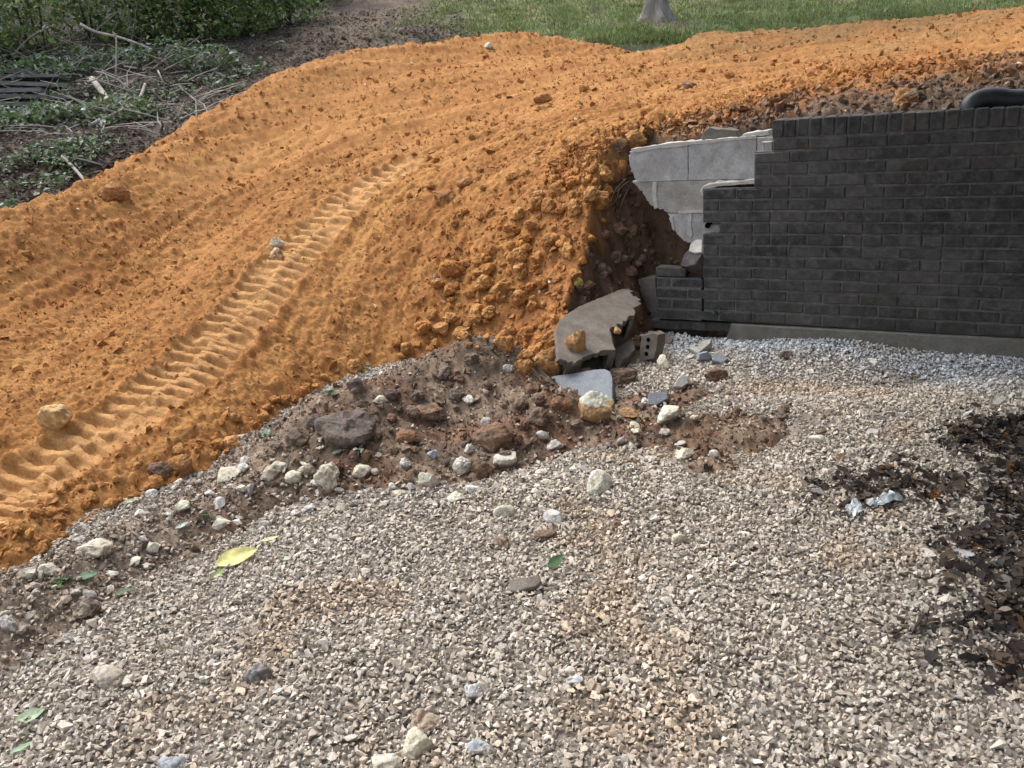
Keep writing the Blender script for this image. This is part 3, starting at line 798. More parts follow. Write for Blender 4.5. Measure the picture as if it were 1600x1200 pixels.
def wall_piece(name, px, t0, t1, mat, seed, jag=0.004, parent=wall, label=None):
    pts = []
    for p in px:
        s, z = at_wall(p[0], p[1], t0); pts.append((float(s), float(z), len(p) > 2))
    me = rough_prism(pts, t0, t1, lambda a, b, d: (a, d, b), seed, jag)
    return add(name, me, mat, parent, label=label)
T0 = 0.102
wall_piece('concrete_block', [(983, 237), (1030, 230), (1075, 225), (1075, 281.5), (1000, 285, 1), (990, 276, 1), (984, 256, 1)], T0, 0.26, M_block, 1)
wall_piece('concrete_block', [(1075.6, 225), (1130, 219), (1182, 215), (1182, 280.5), (1075.6, 281.5)], T0 - .001, 0.26, M_block, 2)
wall_piece('concrete_block', [(1182.5, 215), (1225, 212), (1225, 279.5), (1182.5, 280.5)], T0 + .001, 0.26, M_block, 3)
wall_piece('concrete_block', [(988, 283), (1000, 285), (1075, 281.8), (1150, 280.8), (1150, 331.5), (1060, 333.5), (1045, 333, 1), (1034, 327, 1), (1014, 318, 1), (1004, 303, 1), (996, 292, 1)], T0 + .003, 0.24, M_block_tan, 4, label='tan second-course block broken away along its left edge')
wall_piece('concrete_block', [(1043, 334), (1060, 333.8), (1150, 331.8), (1150, 384), (1095, 384), (1074, 379, 1), (1058, 367, 1), (1050, 352, 1)], T0 + .001, 0.17, M_block, 5, label='lowest hanging block broken to a point')
wall_piece('concrete_block', [(984, 437), (1024, 434), (1030, 500), (984, 505)], 0.11, 0.28, M_block_dk, 6)
# white mortar left on the blocks
wall_piece('mortar_bed', [(985, 233), (1030, 226), (1060, 222), (1075, 221), (1100, 219), (1180, 212), (1183, 216), (1130, 220.5), (1078, 226.5), (1060, 230), (1030, 231.5), (988, 239)], T0 - .006, 0.2, M_white, 7, 0.004)
wall_piece('mortar_bed', [(1093, 300), (1097, 291), (1120, 286), (1150, 284), (1180, 280), (1181, 287), (1150, 289), (1122, 291), (1104, 295), (1100, 306), (1096, 306)], 0.03, T0, M_white, 8, 0.004)
wall_piece('mortar_strip', [(1060, 330), (1100, 329), (1100, 332.5), (1060, 334.5)], T0 - .006, T0 + .02, M_white, 9, .001)
wall_piece('mortar_strip', [(1076, 334), (1081, 334), (1080, 352), (1082, 366), (1079, 374), (1073, 366), (1074, 350)], T0 - .004, T0 + .02, M_white, 10, .002)
wall_piece('mortar_strip', [(1019, 284), (1026, 284), (1026, 305), (1028, 325), (1022, 327), (1019, 305)], T0 - .002, T0 + .02, M_white, 11, .002)
wall_piece('mortar_strip', [(1046, 337), (1051, 337), (1054, 362), (1050, 358)], T0 - .003, T0 + .02, M_white, 14, .002)
wall_piece('broken_grout', [(1098, 352), (1125, 350), (1126, 360), (1120, 367), (1098, 367)], 0.06, T0 + .03, M_block_tan, 12, .003)
wp = MB(); s, z = at_wall(1105.5, 352.5, 0.05)
wp.tube([(float(s), 0.049, float(z)), (float(s), 0.10, float(z))], 0.017, 14); add('weep_hole', wp.mesh('weep_hole'), nt('hole_shade_black', 1, 0)[0], wall)  # solid plug; its black colour stands in for shade inside the hole
bpy.data.materials['hole_shade_black'].node_tree.nodes['Principled BSDF'].inputs['Base Color'].default_value = (.004, .004, .004, 1)
wall_piece('bonded_stub', [(1190, 222), (1206, 221), (1206, 238), (1192, 239)], 0.05, T0, M_block_tan, 13, .003)

# ------------------------------------------------------------------ loose masonry
def plane3(A, B, C):
    a, b, c = [np.asarray(q, float) for q in (A, B, C)]
    n = np.cross(b - a, c - a); n /= np.linalg.norm(n)
    if n @ (EYE - a) < 0: n = -n
    return a, n
def on_plane(px, py, pl):
    a, n = pl; r = ray(px, py); return EYE + r * (((a - EYE) @ n) / (r @ n))
def plane_axes(pl):
    a, n = pl
    e1 = np.cross(n, [0, 0, 1.0]); e1 /= np.linalg.norm(e1); e2 = np.cross(n, e1); 
    if e2[2] < 0: e2 = -e2
    return e1, e2
def slab(name, px, pl, d0, d1, mat, seed, origin=None, jag=0.004, parent=None, **kw):
    """outline (pixels) laid on a plane in the place, given thickness from d0 to d1 behind that plane"""
    a, n = pl; e1, e2 = plane_axes(pl)
    W = [on_plane(p[0], p[1], pl) for p in px]
    if origin is None: origin = np.mean(W, 0)
    pts = [(float((w - origin) @ e1), float((w - origin) @ e2), len(p) > 2) for w, p in zip(W, px)]
    me = rough_prism(pts, d0, d1, lambda u, v, d: tuple(e1 * u + e2 * v - n * d), seed, jag)
    o = add(name, me, mat, parent, **kw)
    if parent is None: o.location = origin
    return o, origin

# the fallen panel of hollow block leaning on the bank
plF = plane3(at_z(892, 566, 0.18), at_z(992, 500, 0.245), at_z(965, 450, 0.375))
org = on_plane(930, 520, plF); org = np.array([org[0], org[1], org[2]])
panel = add('fallen_block_panel', None, label='soiled grey hollow-block slab fallen against the orange bank', cat='concrete slab', loc=org)
def pn(name, px, d0, d1, mat, seed, jag=.004): return slab(name, px, plF, d0, d1, mat, seed, org, jag, panel)[0]
face = [(868, 512), (880, 494), (905, 478), (945, 462), (972, 451, 1), (984, 450, 1), (990, 462, 1), (999, 466, 1), (998, 477, 1), (989, 481, 1), (993, 492, 1), (970, 506, 1), (953, 513, 1), (955, 530), (962, 547), (945, 547, 1), (925, 553, 1), (905, 563, 1), (890, 566, 1), (872, 560)]
pn('face_shell', face, 0.0, 0.034, M_block_dk, 31, .005)
pn('back_shell', [(870, 510), (945, 466), (985, 462), (988, 478), (990, 498, 1), (965, 512, 1), (962, 545, 1), (925, 556, 1), (895, 566, 1), (873, 556)], 0.150, 0.185, M_block_dk, 32, .006)
pn('web', [(984, 470), (993, 470), (992, 493, 1), (985, 497, 1)], 0.03, 0.155, M_block_dk, 33, .003)
pn('web', [(944, 480), (954, 478), (964, 547, 1), (953, 549, 1)], 0.03, 0.152, M_block_dk, 34, .003)
pn('web', [(884, 512), (900, 508), (912, 559, 1), (888, 566, 1)], 0.03, 0.152, M_block_dk, 35, .003)
pn('crossbar', [(900, 520), (985, 470), (988, 476), (902, 528)], 0.03, 0.152, M_block_dk, 36, .003)
# the whole block lying half buried in front of it
plB = plane3(at_z(855, 612, 0.05), at_z(955, 622, 0.045), at_z(940, 580, 0.125))
slab('concrete_block', [(849, 600), (853, 592), (862, 588), (930, 577), (945, 576), (953, 580), (957, 590), (957, 632), (852, 632)], plB, 0, 0.19, M_block_blue, 41, jag=.0025,
     label='bluish grey concrete block half buried below the fallen slab', cat='concrete block')
# cored brick on end
plC = plane3(at_z(1000, 566, 0.02), at_z(1030, 570, 0.02), at_z(1015, 522, 0.19))
cb, o_c = slab('cored_brick', [(1003, 524), (1020, 519), (1028, 523), (1026, 545), (1021, 561), (1000, 564), (999, 550)], plC, 0, 0.095, M_block_dk, 42, jag=.002, label='cored grey brick standing on end beside the fallen slab', cat='brick')
e1, e2 = plane_axes(plC)
for i, (x, y) in enumerate(((1013, 531), (1012, 542), (1010, 553))):
    q = on_plane(x, y, plC) - o_c; m = MB()
    m.tube([tuple(q + plC[1] * 0.0012), tuple(q - plC[1] * 0.03)], 0.013, 12); add('core_hole', m.mesh('core_hole'), bpy.data.materials['hole_shade_black'], cb)  # black plug instead of a bored core; the inner shade is its colour
def frag(name, px, zlow, ztop, thick, mat, seed, label, cat='rubble', jag=.003):
    """fragment: lowest outline pixel stands at zlow, highest at ztop"""
    ys = sorted(px, key=lambda p: p[1]); lo, hi = ys[-1], ys[0]
    A = at_z(lo[0], lo[1], zlow); C = at_z(hi[0], hi[1], ztop)
    B = A + np.array([0.9, random.uniform(-.5, .2), 0.0])
    return slab(name, px, plane3(A, B, C), 0, thick, mat, seed, jag=jag, label=label, cat=cat)[0]
frag('broken_brick', [(1076, 543), (1090, 552), (1110, 536), (1112, 529), (1098, 532), (1090, 541)], .045, .10, .06, M_block_tan, 51, 'wedge of broken grey brick leaning on gravel below the wall footing', 'broken brick')
frag('broken_brick', [(1091, 562), (1093, 553), (1106, 549), (1113, 556), (1108, 563)], .04, .09, .05, M_block_blue, 52, 'small bluish brick chip in front of the leaning wedge', 'broken brick')
frag('broken_brick', [(1113, 563), (1116, 551), (1127, 550), (1138, 560), (1128, 567)], .04, .085, .05, M_block_blue, 53, 'flat bluish brick chip right of the leaning wedge', 'broken brick')
frag('mortar_chunk', [(1052, 604), (1058, 592), (1066, 584), (1074, 588), (1076, 598), (1066, 605)], .05, .11, .05, M_white, 54, 'pale bluish mortar chunk standing on red soil', 'mortar chunk')
frag('broken_brick', [(1012, 632), (1013, 616), (1024, 611), (1042, 614), (1044, 622), (1026, 633)], .04, .10, .06, M_block_blue, 55, 'grey blue brick end behind the cream rock', 'broken brick')
frag('stone_flake', [(1549, 631), (1560, 621), (1574, 618), (1572, 625), (1560, 633)], .10, .13, .015, M_white, 56, 'white angular flake on gravel at far right', 'stone flake')
frag('stone_flake', [(1354, 673), (1360, 668), (1374, 671), (1373, 677), (1358, 677)], .05, .06, .012, M_white, 57, 'small white flake on gravel behind the leaf pile', 'stone flake')
frag('stone_flake', [(1355, 559), (1363, 558), (1373, 566), (1368, 568)], .05, .065, .012, M_white, 58, 'thin pale sliver on gravel near the footing', 'stone flake')
frag('rock_slab', [(790, 922), (797, 905), (815, 902), (842, 898), (846, 908), (838, 916), (806, 925)], .02, .055, .03, M_block_dk, 59, 'long dark grey stone slab in the middle of the gravel', 'rock')
frag('broken_block', [(958, 541), (972, 537), (989, 531), (993, 545), (982, 556), (973, 561), (967, 577), (960, 572), (961, 556)], .02, .13, .05, M_block_dk, 71, 'broken web of hollow block jutting below the fallen slab', 'broken block')
frag('broken_block', [(1030, 526), (1040, 522), (1052, 527), (1049, 536), (1034, 537)], .03, .07, .05, M_block_dk, 72, 'small grey block corner on gravel right of the cored brick', 'broken block')
# hanging lump of brick and mortar in the broken edge
plH = plane3((*wxy(float(at_wall(1065, 412, .02)[0]), .02), float(at_wall(1065, 412, .02)[1])), (*wxy(float(at_wall(1098, 400, -.01)[0]), -.01), float(at_wall(1098, 400, -.01)[1])), (*wxy(float(at_wall(1095, 376, .10)[0]), .10), float(at_wall(1095, 376, .10)[1])))
hb, ho = slab('hanging_brick', [(1063, 415), (1068, 398), (1084, 380), (1090, 375), (1099, 377), (1097, 397), (1086, 413), (1072, 417)], plH, 0.0, 0.07, M_brick, 61, jag=.002, label='loose brick with white mortar cap jammed in the wall break', cat='brick')
slab('mortar_cap', [(1078, 394), (1080, 384), (1086, 375), (1099, 376), (1098, 396), (1086, 397)], plH, -0.014, 0.006, M_white, 62, ho, .003, hb)
# rubble lying on top of the blocks
s, z = at_wall(1125, 215, .16)
def top_stone(name, px, t, th, mat, seed, label):
    pts = [(float(at_wall(p[0], p[1], t)[0]), float(at_wall(p[0], p[1], t)[1])) for p in px]
    me = rough_prism(pts, t, t + th, lambda a, b, d: (a, d, b), seed, .003)
    return add(name, me, mat, label=label, cat='stone', loc=(P0[0], P0[1], 0), rot=(0, 0, WA))
top_stone('broken_stone', [(1094, 221), (1098, 207), (1108, 199), (1120, 202), (1128, 201), (1150, 204), (1154, 217), (1140, 220)], .15, .09, M_block_dk, 63, 'dark mossy stone lying on top of the exposed blocks')
top_stone('broken_stone', [(1158, 214), (1162, 209), (1185, 205), (1200, 204), (1203, 210), (1190, 213)], .12, .12, M_white, 64, 'flat white stone lying left of the top brick course')

# ------------------------------------------------------------------ drain pipe
zt = ZC0 + 0.105
s1, z1 = at_wall(1524, 160, .16)
pp = []
for px, py, t in [(1516, 176, .15), (1518, 166, .15), (1526, 158.5, .155), (1540, 154.5, .165), (1560, 153.5, .18), (1600, 156, .20)]:
    s, z = at_wall(px, py, t); pp.append((*wxy(float(s), t), float(z)))
s, z = float(s), float(z)
pp.append((*wxy(s + .5, .24), z + .01)); pp.append((*wxy(s + 1.0, .3), z + .02))
def smooth_path(pts, n=6):
    P = [np.array(p) for p in pts]; out = []
    for i in range(len(P) - 1):
        p0, p1, p2, p3 = P[max(i - 1, 0)], P[i], P[i + 1], P[min(i + 2, len(P) - 1)]
        for k in range(n):
            t = k / n
            out.append(0.5 * ((2 * p1) + (-p0 + p2) * t + (2 * p0 - 5 * p1 + 4 * p2 - p3) * t * t + (-p0 + 3 * p1 - 3 * p2 + p3) * t ** 3))
    out.append(P[-1]); return [tuple(p) for p in out]
pt = MB(); pt.tube(smooth_path(pp), 0.054, 22)
pipe = add('drain_pipe', pt.mesh('drain_pipe', True), M_pipe, label='black plastic drain pipe elbow resting on the brick wall top', cat='pipe')

# ------------------------------------------------------------------ rocks and clods
def ico(sub):
    bm = bmesh.new(); bmesh.ops.create_icosphere(bm, subdivisions=sub, radius=1)
    bm.verts.index_update()
    V = np.array([v.co[:] for v in bm.verts]); F = np.array([[v.index for v in f.verts] for f in bm.faces]); bm.free()
    return V, F
ICO3, ICO2 = ico(4), ico(3)
def rock_mesh(name, seed, ico_=ICO3, planes=11, ang=0.75, bumpy=0.06, col=(0.4, 0.38, 0.33), col2=None, dims=(1, 1, 1), two=None, dirt=None):
    if dirt is None: dirt = np.array(col) * 0.85 if col[0] > 2.0 * col[2] else (0.19, 0.145, 0.11)
    r = np.random.default_rng(seed); V, F = ico_
    n = r.normal(size=(planes, 3)); n /= np.linalg.norm(n, axis=1)[:, None]; d = r.uniform(0.58, 1.0, planes)
    q = np.maximum(V @ n.T, 1e-3); rad = np.min(np.where(q > 0.05, d[None] / q, 9), 1)
    rad = np.minimum(rad, 1.15); rad = ang * rad + (1 - ang) * 0.92
    nz = np.zeros(len(V))
    for k in range(4):
        ph = r.uniform(0, 40, 3); f = 1.7 * 2.2 ** k
        nz += 0.6 ** k * (gnoise(V[:, 0] * f + ph[0] + V[:, 2] * f * .8, V[:, 1] * f + ph[1] - V[:, 2] * f * .6, seed + k) + gnoise(V[:, 2] * f + ph[2], V[:, 0] * f + ph[0] - V[:, 1] * f * .5, seed + 9 + k)) * .5
    rad = rad + bumpy * 1.8 * nz
    P = V * rad[:, None] * np.array(dims)[None]
    c = np.array(col)[None] * (1 + 0.22 * nz[:, None] * 2)
    if col2 is not None:
        w = sst(0.0, 0.35, nz + 0.1)[:, None] * 0.7; c = c * (1 - w) + np.array(col2)[None] * w
    if two is not None:
        w = sst(0.42, 0.55, V @ np.array(two[1]) / np.linalg.norm(two[1]) + 0.5 * nz)[:, None]; c = c * (1 - w) + np.array(two[0])[None] * w
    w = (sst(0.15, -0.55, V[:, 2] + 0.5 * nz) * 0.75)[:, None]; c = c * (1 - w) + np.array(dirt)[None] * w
    return mesh_np(name, P, F, np.clip(c, 0.01, 0.9), False)
WHT, CRM, TAN, GRY, DGR, BLU = (0.55, 0.53, 0.49), (0.56, 0.53, 0.42), (0.40, 0.35, 0.28), (0.33, 0.31, 0.29), (0.15, 0.145, 0.14), (0.34, 0.37, 0.41)
ORG, YEL, BRN, RED, DBR = (0.39, 0.19, 0.068), (0.42, 0.26, 0.12), (0.175, 0.122, 0.088), (0.155, 0.092, 0.064), (0.13, 0.10, 0.085)
STAIN = (0.30, 0.20, 0.12)
ROCKS = [  # px, py (centre of the base), width px, height px, colour, second colour, label
 (796, 581, 17, 17, WHT, None, 'small white rock at the right shoulder of the dark soil mound'),
 (732, 629, 18, 13, WHT, None, 'white pebble alone on the upper face of the soil mound'),
 (760, 664, 20, 14, WHT, TAN, 'white rock in the middle of the soil mound above a brown clod'),
 (848, 686, 21, 20, WHT, GRY, 'round pale rock on the right flank of the soil mound'),
 (733, 709, 15, 18, WHT, None, 'small white stone just left of the large brown clod'),
 (790, 727, 38, 26, WHT, TAN, 'largest white rock at the foot of the soil mound, jagged top'),
 (724, 738, 30, 28, WHT, TAN, 'rounded white rock beside a reddish clod at the mound foot'),
 (668, 762, 32, 32, CRM, GRY, 'angular cream rock standing at the mound foot, left of the white ones'),
 (634, 731, 19, 18, WHT, GRY, 'pale stone below the brown clod in the mound'),
 (512, 765, 42, 48, TAN, CRM, 'tall tan rock standing on edge below the big grey clod'),
 (480, 741, 26, 24, TAN, BRN, 'tan rock just left of the tall standing rock'),
 (428, 744, 38, 22, TAN, CRM, 'flat cream rock beside the foot of the orange slope'),
 (459, 751, 24, 17, CRM, None, 'small cream rock right of the flat cream one'),
 (565, 742, 30, 20, CRM, TAN, 'pale rock in soil right of the tall standing rock'),
 (713, 783, 27, 16, CRM, GRY, 'flat pale stone on gravel under the rounded white rock'),
 (740, 770, 23, 14, WHT, None, 'white flat stone between mound foot and gravel'),
 (612, 765, 13, 12, WHT, None, 'tiny white stone at the end of the grey twig'),
 (865, 703, 30, 15, GRY, WHT, 'long grey stone on the right edge of the mound'),
 (936, 768, 42, 36, CRM, BLU, 'lumpy greenish white rock in the gravel right of the mound'),
 (677, 715, 16, 14, BLU, None, 'pale bluish stone with a twig in the mound'),
 (593, 629, 20, 12, CRM, None, 'pale flat stone above the big grey clod'),
 (358, 748, 40, 20, CRM, TAN, 'cream rock at the toe of the orange slope'),
 (386, 727, 19, 17, WHT, None, 'bright white rock touching the orange toe'),
 (345, 824, 27, 16, CRM, GRY, 'pale rock above the yellow leaf beside grass'),
 (371, 820, 17, 11, WHT, None, 'small white stone right of the pale rock above the yellow leaf'),
 (285, 797, 20, 18, CRM, None, 'light stone in brown soil near the slope foot'),
 (218, 806, 17, 12, WHT, None, 'white stone close to the orange toe at left'),
 (238, 864, 20, 18, CRM, GRY, 'cream stone left of the yellow leaf'),
 (225, 845, 16, 9, WHT, None, 'thin white stone on the brown soil at left'),
 (172, 900, 20, 10, WHT, None, 'white flat stone right of a green leaf at left'),
 (150, 868, 50, 28, TAN, CRM, 'long weathered rock lying in soil below the orange toe'),
 (366, 858, 14, 18, TAN, CRM, 'upright tan stone just above the yellow leaf'),
 (45, 905, 28, 22, GRY, CRM, 'grey rock at far left edge below the orange toe'),
 (76, 898, 28, 22, CRM, GRY, 'cream rock second from the left edge below the orange toe'),
 (131, 966, 46, 36, DBR, TAN, 'large brown rock at left with soil around it'),
 (12, 985, 26, 32, GRY, WHT, 'pale grey rock at the left picture edge'),
 (103, 1004, 24, 16, GRY, TAN, 'flat grey stone below the large brown rock'),
 (404, 1064, 36, 34, DGR, (0.26, 0.26, 0.27), 'dark grey pyramid-shaped rock in the foreground gravel'),
 (167, 1071, 50, 26, TAN, GRY, 'flat tan stone sunk in the foreground gravel at left'),
 (267, 1203, 38, 22, BLU, DGR, 'blue grey rock at the bottom edge'),
 (787, 857, 29, 22, BRN, TAN, 'rounded brown rock in mid gravel'),
 (850, 843, 42, 16, BRN, None, 'flat brown clod right of the rounded brown rock'),
 (740, 1089, 32, 28, BLU, WHT, 'bluish white rock in the centre foreground'),
 (652, 1178, 52, 40, CRM, TAN, 'big cream and tan rock in the bottom foreground'),
 (662, 1138, 50, 18, BRN, TAN, 'brown flat rock behind the big cream foreground rock'),
 (598, 1205, 46, 30, CRM, GRY, 'whitish rock cut by the bottom edge'),
 (748, 1176, 34, 22, BLU, WHT, 'bluish flat stone right of the big cream foreground rock'),
 (789, 808, 30, 22, CRM, GRY, 'pale crumbly rock in gravel under the mound foot'),
 (864, 818, 28, 24, WHT, BLU, 'whitish crumbly rock right of the pale crumbly one'),
 (963, 824, 19, 14, BRN, None, 'dark brown pebble in mid gravel'),
 (895, 1072, 32, 14, BLU, WHT, 'pale blue stone in the right foreground gravel'),
 (1037, 579, 21, 28, CRM, None, 'pale yellowish stone in gravel right of the cored brick'),
 (1046, 657, 46, 27, (0.62, 0.59, 0.48), WHT, 'large cream white rock at the edge of the red soil'),
 (1070, 718, 29, 24, CRM, TAN, 'round cream rock on the gravel below the red soil'),
 (1017, 723, 19, 15, WHT, TAN, 'small pale stone left of the round cream rock'),
 (1116, 716, 15, 15, WHT, GRY, 'small white stone right of the round cream rock'),
 (1280, 692, 25, 13, CRM, WHT, 'pointed white stone at the right end of the red soil'),
 (1062, 852, 24, 24, CRM, TAN, 'cream rock alone in open gravel right of centre'),
 (1214, 710, 13, 9, CRM, None, 'tiny cream stone in gravel right of the red soil'),
 (1085, 656, 13, 10, CRM, None, 'small cream stone touching the large cream white rock'),
 (1518, 651, 15, 12, WHT, BLU, 'small pale stone on gravel at right, below the white flake'),
 (931, 654, 54, 48, YEL, BRN, 'ochre rock with a white cap beside the half-buried block'),
 (984, 650, 31, 16, YEL, BRN, 'flat ochre rock right of the white-capped rock'),
 (900, 545, 36, 38, YEL, ORG, 'yellow ochre rock sitting on the fallen slab'),
 (886, 584, 20, 22, ORG, BRN, 'small orange rock wedged below the fallen slab'),
 (912, 585, 26, 14, WHT, TAN, 'white rubble lump under the slab edge'),
 (861, 588, 44, 56, ORG, YEL, 'tallest orange boulder at the foot of the bank beside the slab'),
 (818, 582, 32, 30, ORG, YEL, 'orange boulder left of the tallest boulder at the bank foot'),
 (792, 548, 28, 28, ORG, YEL, 'rounded orange boulder just above the soil mound'),
 (850, 158, 28, 20, ORG, YEL, 'orange clod sticking up in the middle of the upper slope'),
 (992, 228, 38, 30, ORG, YEL, 'large orange boulder behind the left end of the exposed blocks'),
 (968, 235, 28, 28, DBR, ORG, 'grey brown boulder left of the exposed blocks'),
 (973, 268, 18, 22, ORG, None, 'orange rock wedged against the left end of the top block'),
 (695, 318, 38, 30, ORG, RED, 'largest lone clod on the face right of the tyre print'),
 (727, 290, 26, 18, ORG, RED, 'clod up the slope from the largest lone clod'),
 (763, 75, 15, 11, CRM, None, 'pale stone on the crest of the orange dirt'),
 (1075, 138, 32, 16, BRN, ORG, 'dark brown clod on the slope above the wall'),
 (1418, 163, 42, 28, ORG, TAN, 'orange boulder on the ground behind the brick wall'),
 (86, 668, 42, 46, YEL, (0.58, 0.44, 0.22), 'yellow ochre rock tilted in the orange slope left of the tyre print'),
 (247, 744, 36, 30, BRN, RED, 'dark brown clod at the orange toe'),
 (282, 738, 38, 34, ORG, RED, 'large orange clod at the toe beside the dark one'),
 (180, 314, 48, 30, ORG, RED, 'wide clod just below the crest at left'),
 (434, 386, 22, 18, CRM, YEL, 'pale yellow stone at the upper edge of the tyre print'),
 (432, 405, 24, 20, YEL, CRM, 'light yellow lump pressed in beside the tyre print'),
 (545, 688, 84, 56, (0.15, 0.125, 0.108), DBR, 'biggest grey brown clod in the soil mound'),
 (670, 652, 54, 24, BRN, (0.25, 0.15, 0.09), 'long brown clod across the upper soil mound'),
 (780, 695, 58, 40, (0.20, 0.125, 0.08), BRN, 'large reddish brown clod on the right of the mound'),
 (756, 745, 32, 32, RED, BRN, 'dark red clod between white rocks at the mound foot'),
 (840, 660, 40, 26, BRN, DBR, 'brown clod near the right end of the mound'),
 (880, 640, 34, 24, (0.22, 0.11, 0.06), BRN, 'reddish clod below the half-buried block'),
 (640, 690, 36, 24, (0.23, 0.12, 0.065), BRN, 'brown clod in the centre of the mound face'),
 (465, 690, 34, 24, DBR, BRN, 'dark clod near the left end of the mound'),
 (555, 608, 28, 22, DBR, None, 'dark clod at the top left of the mound under the orange toe'),
 (975, 600, 40, 34, BRN, DBR, 'dark brown clod right of the half-buried block'),
 (1120, 596, 36, 22, RED, BRN, 'dark red clod on gravel below the wall'),
 (1228, 560, 22, 14, DBR, None, 'dark lump on pale gravel before the footing'),
 (965, 520, 12, 10, YEL, None, 'tiny ochre pebble on the slab edge'),
 (903, 447, 15, 17, (0.46, 0.37, 0.10), None, 'yellow stone on dark soil above the fallen slab'),
]
CLODNAMES = {id(ORG): 'boulder'}
def unit_scale(px, py, P):
    d = P - EYE; cp, sp = math.cos(PITCH), math.sin(PITCH)
    return (d[1] * cp - d[2] * sp) / FPX              # metres for each pixel there
for i, (x, y, w, h, c, c2, lab) in enumerate(ROCKS):
    if 'sitting on the fallen slab' in lab or 'on the slab edge' in lab:
        P = on_plane(x, y, plF)
    else:
        P = hit(x, y)
    k = unit_scale(x, y, P)
    soft = c in (ORG, BRN, RED, DBR) or 'clod' in lab
    wx, hz = w * k / 2, h * k / 2
    two = None
    if 'white cap' in lab: two = ((0.50, 0.50, 0.42), (0.1, 0.35, 0.9))
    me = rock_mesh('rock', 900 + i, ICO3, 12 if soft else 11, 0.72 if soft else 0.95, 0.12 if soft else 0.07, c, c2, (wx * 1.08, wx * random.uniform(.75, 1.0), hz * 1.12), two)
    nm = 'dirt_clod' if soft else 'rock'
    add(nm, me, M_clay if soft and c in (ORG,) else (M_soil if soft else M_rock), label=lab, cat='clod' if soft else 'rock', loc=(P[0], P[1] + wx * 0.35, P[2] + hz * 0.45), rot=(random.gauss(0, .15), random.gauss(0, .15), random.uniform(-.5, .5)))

# many clods of clay along the toe and on the bank: each its own object, meshes shared
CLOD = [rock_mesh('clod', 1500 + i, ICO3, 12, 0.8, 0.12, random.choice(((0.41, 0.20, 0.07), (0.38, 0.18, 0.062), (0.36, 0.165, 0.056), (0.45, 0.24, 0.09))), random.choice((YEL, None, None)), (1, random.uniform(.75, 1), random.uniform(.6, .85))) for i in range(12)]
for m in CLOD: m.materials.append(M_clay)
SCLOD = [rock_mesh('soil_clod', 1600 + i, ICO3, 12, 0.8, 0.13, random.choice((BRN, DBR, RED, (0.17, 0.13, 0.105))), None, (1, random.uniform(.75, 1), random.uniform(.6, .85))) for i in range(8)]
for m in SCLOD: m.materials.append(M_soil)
def in_poly(x, y, poly):
    c = False; j = len(poly) - 1
    for i in range(len(poly)):
        if (poly[i][1] > y) != (poly[j][1] > y) and x < (poly[j][0] - poly[i][0]) * (y - poly[i][1]) / (poly[j][1] - poly[i][1]) + poly[i][0]: c = not c
        j = i
    return c
def clods(poly, n, lo, hi, protos, name, label, cat, group, pw=1.6):
    xs = [p[0] for p in poly]; ys = [p[1] for p in poly]; k = 0
    while k < n:
        x, y = random.uniform(min(xs), max(xs)), random.uniform(min(ys), max(ys))
        if not in_poly(x, y, poly): continue
        P = hit(x, y); r = (lo + (hi - lo) * random.random() ** pw) * unit_scale(x, y, P) / 2
        o = add(name, random.choice(protos), label=label, cat=cat, group=group, loc=(P[0], P[1], P[2] + r * 0.35), rot=(random.uniform(-.6, .6), random.uniform(-.6, .6), random.uniform(0, 6.28)))
        o.scale = (r, r, r); k += 1
clods([(680, 440), (780, 360), (860, 300), (930, 240), (965, 240), (955, 330), (905, 430), (880, 490), (868, 570), (830, 575), (780, 545), (700, 545), (640, 560), (600, 560), (660, 500)], 210, 8, 36, CLOD, 'dirt_clod', 'orange clay clod among many tumbled down the bank beside the slab', 'clod', 'orange clods tumbled down the bank', 2.1)
clods([(0, 800), (80, 780), (180, 735), (300, 690), (400, 640), (500, 590), (600, 560), (600, 572), (470, 620), (400, 680), (330, 728), (200, 780), (60, 865), (0, 870)], 60, 11, 30, CLOD, 'dirt_clod', 'orange clay clod among many along the lower toe of the slope', 'clod', 'orange clods along the lower toe')
clods([(640, 200), (800, 130), (1100, 90), (1350, 70), (1350, 150), (1180, 190), (980, 210), (900, 330), (700, 380), (640, 330)], 55, 9, 22, CLOD, 'dirt_clod', 'orange clay clod among many scattered over the upper slope', 'clod', 'orange clods over the upper slope', 2.0)
clods([(420, 690), (520, 600), (740, 560), (850, 600), (940, 640), (900, 680), (790, 720), (700, 750), (560, 740), (430, 730)], 60, 12, 30, SCLOD, 'soil_clod', 'brown soil clod among many on the dark mound', 'clod', 'brown clods on the soil mound')
clods([(915, 400), (950, 330), (1000, 390), (1060, 400), (1015, 430), (960, 440), (900, 470)], 26, 6, 24, SCLOD, 'soil_clod', 'brown soil clod among many on the earth face behind the wall break', 'clod', 'clods on the earth face')
clods([(980, 590), (1100, 580), (1150, 620), (1290, 650), (1300, 680), (1150, 690), (1000, 680)], 26, 8, 24, SCLOD, 'soil_clod', 'red brown soil clod among many in the patch below the wall', 'clod', 'clods in the red soil patch')

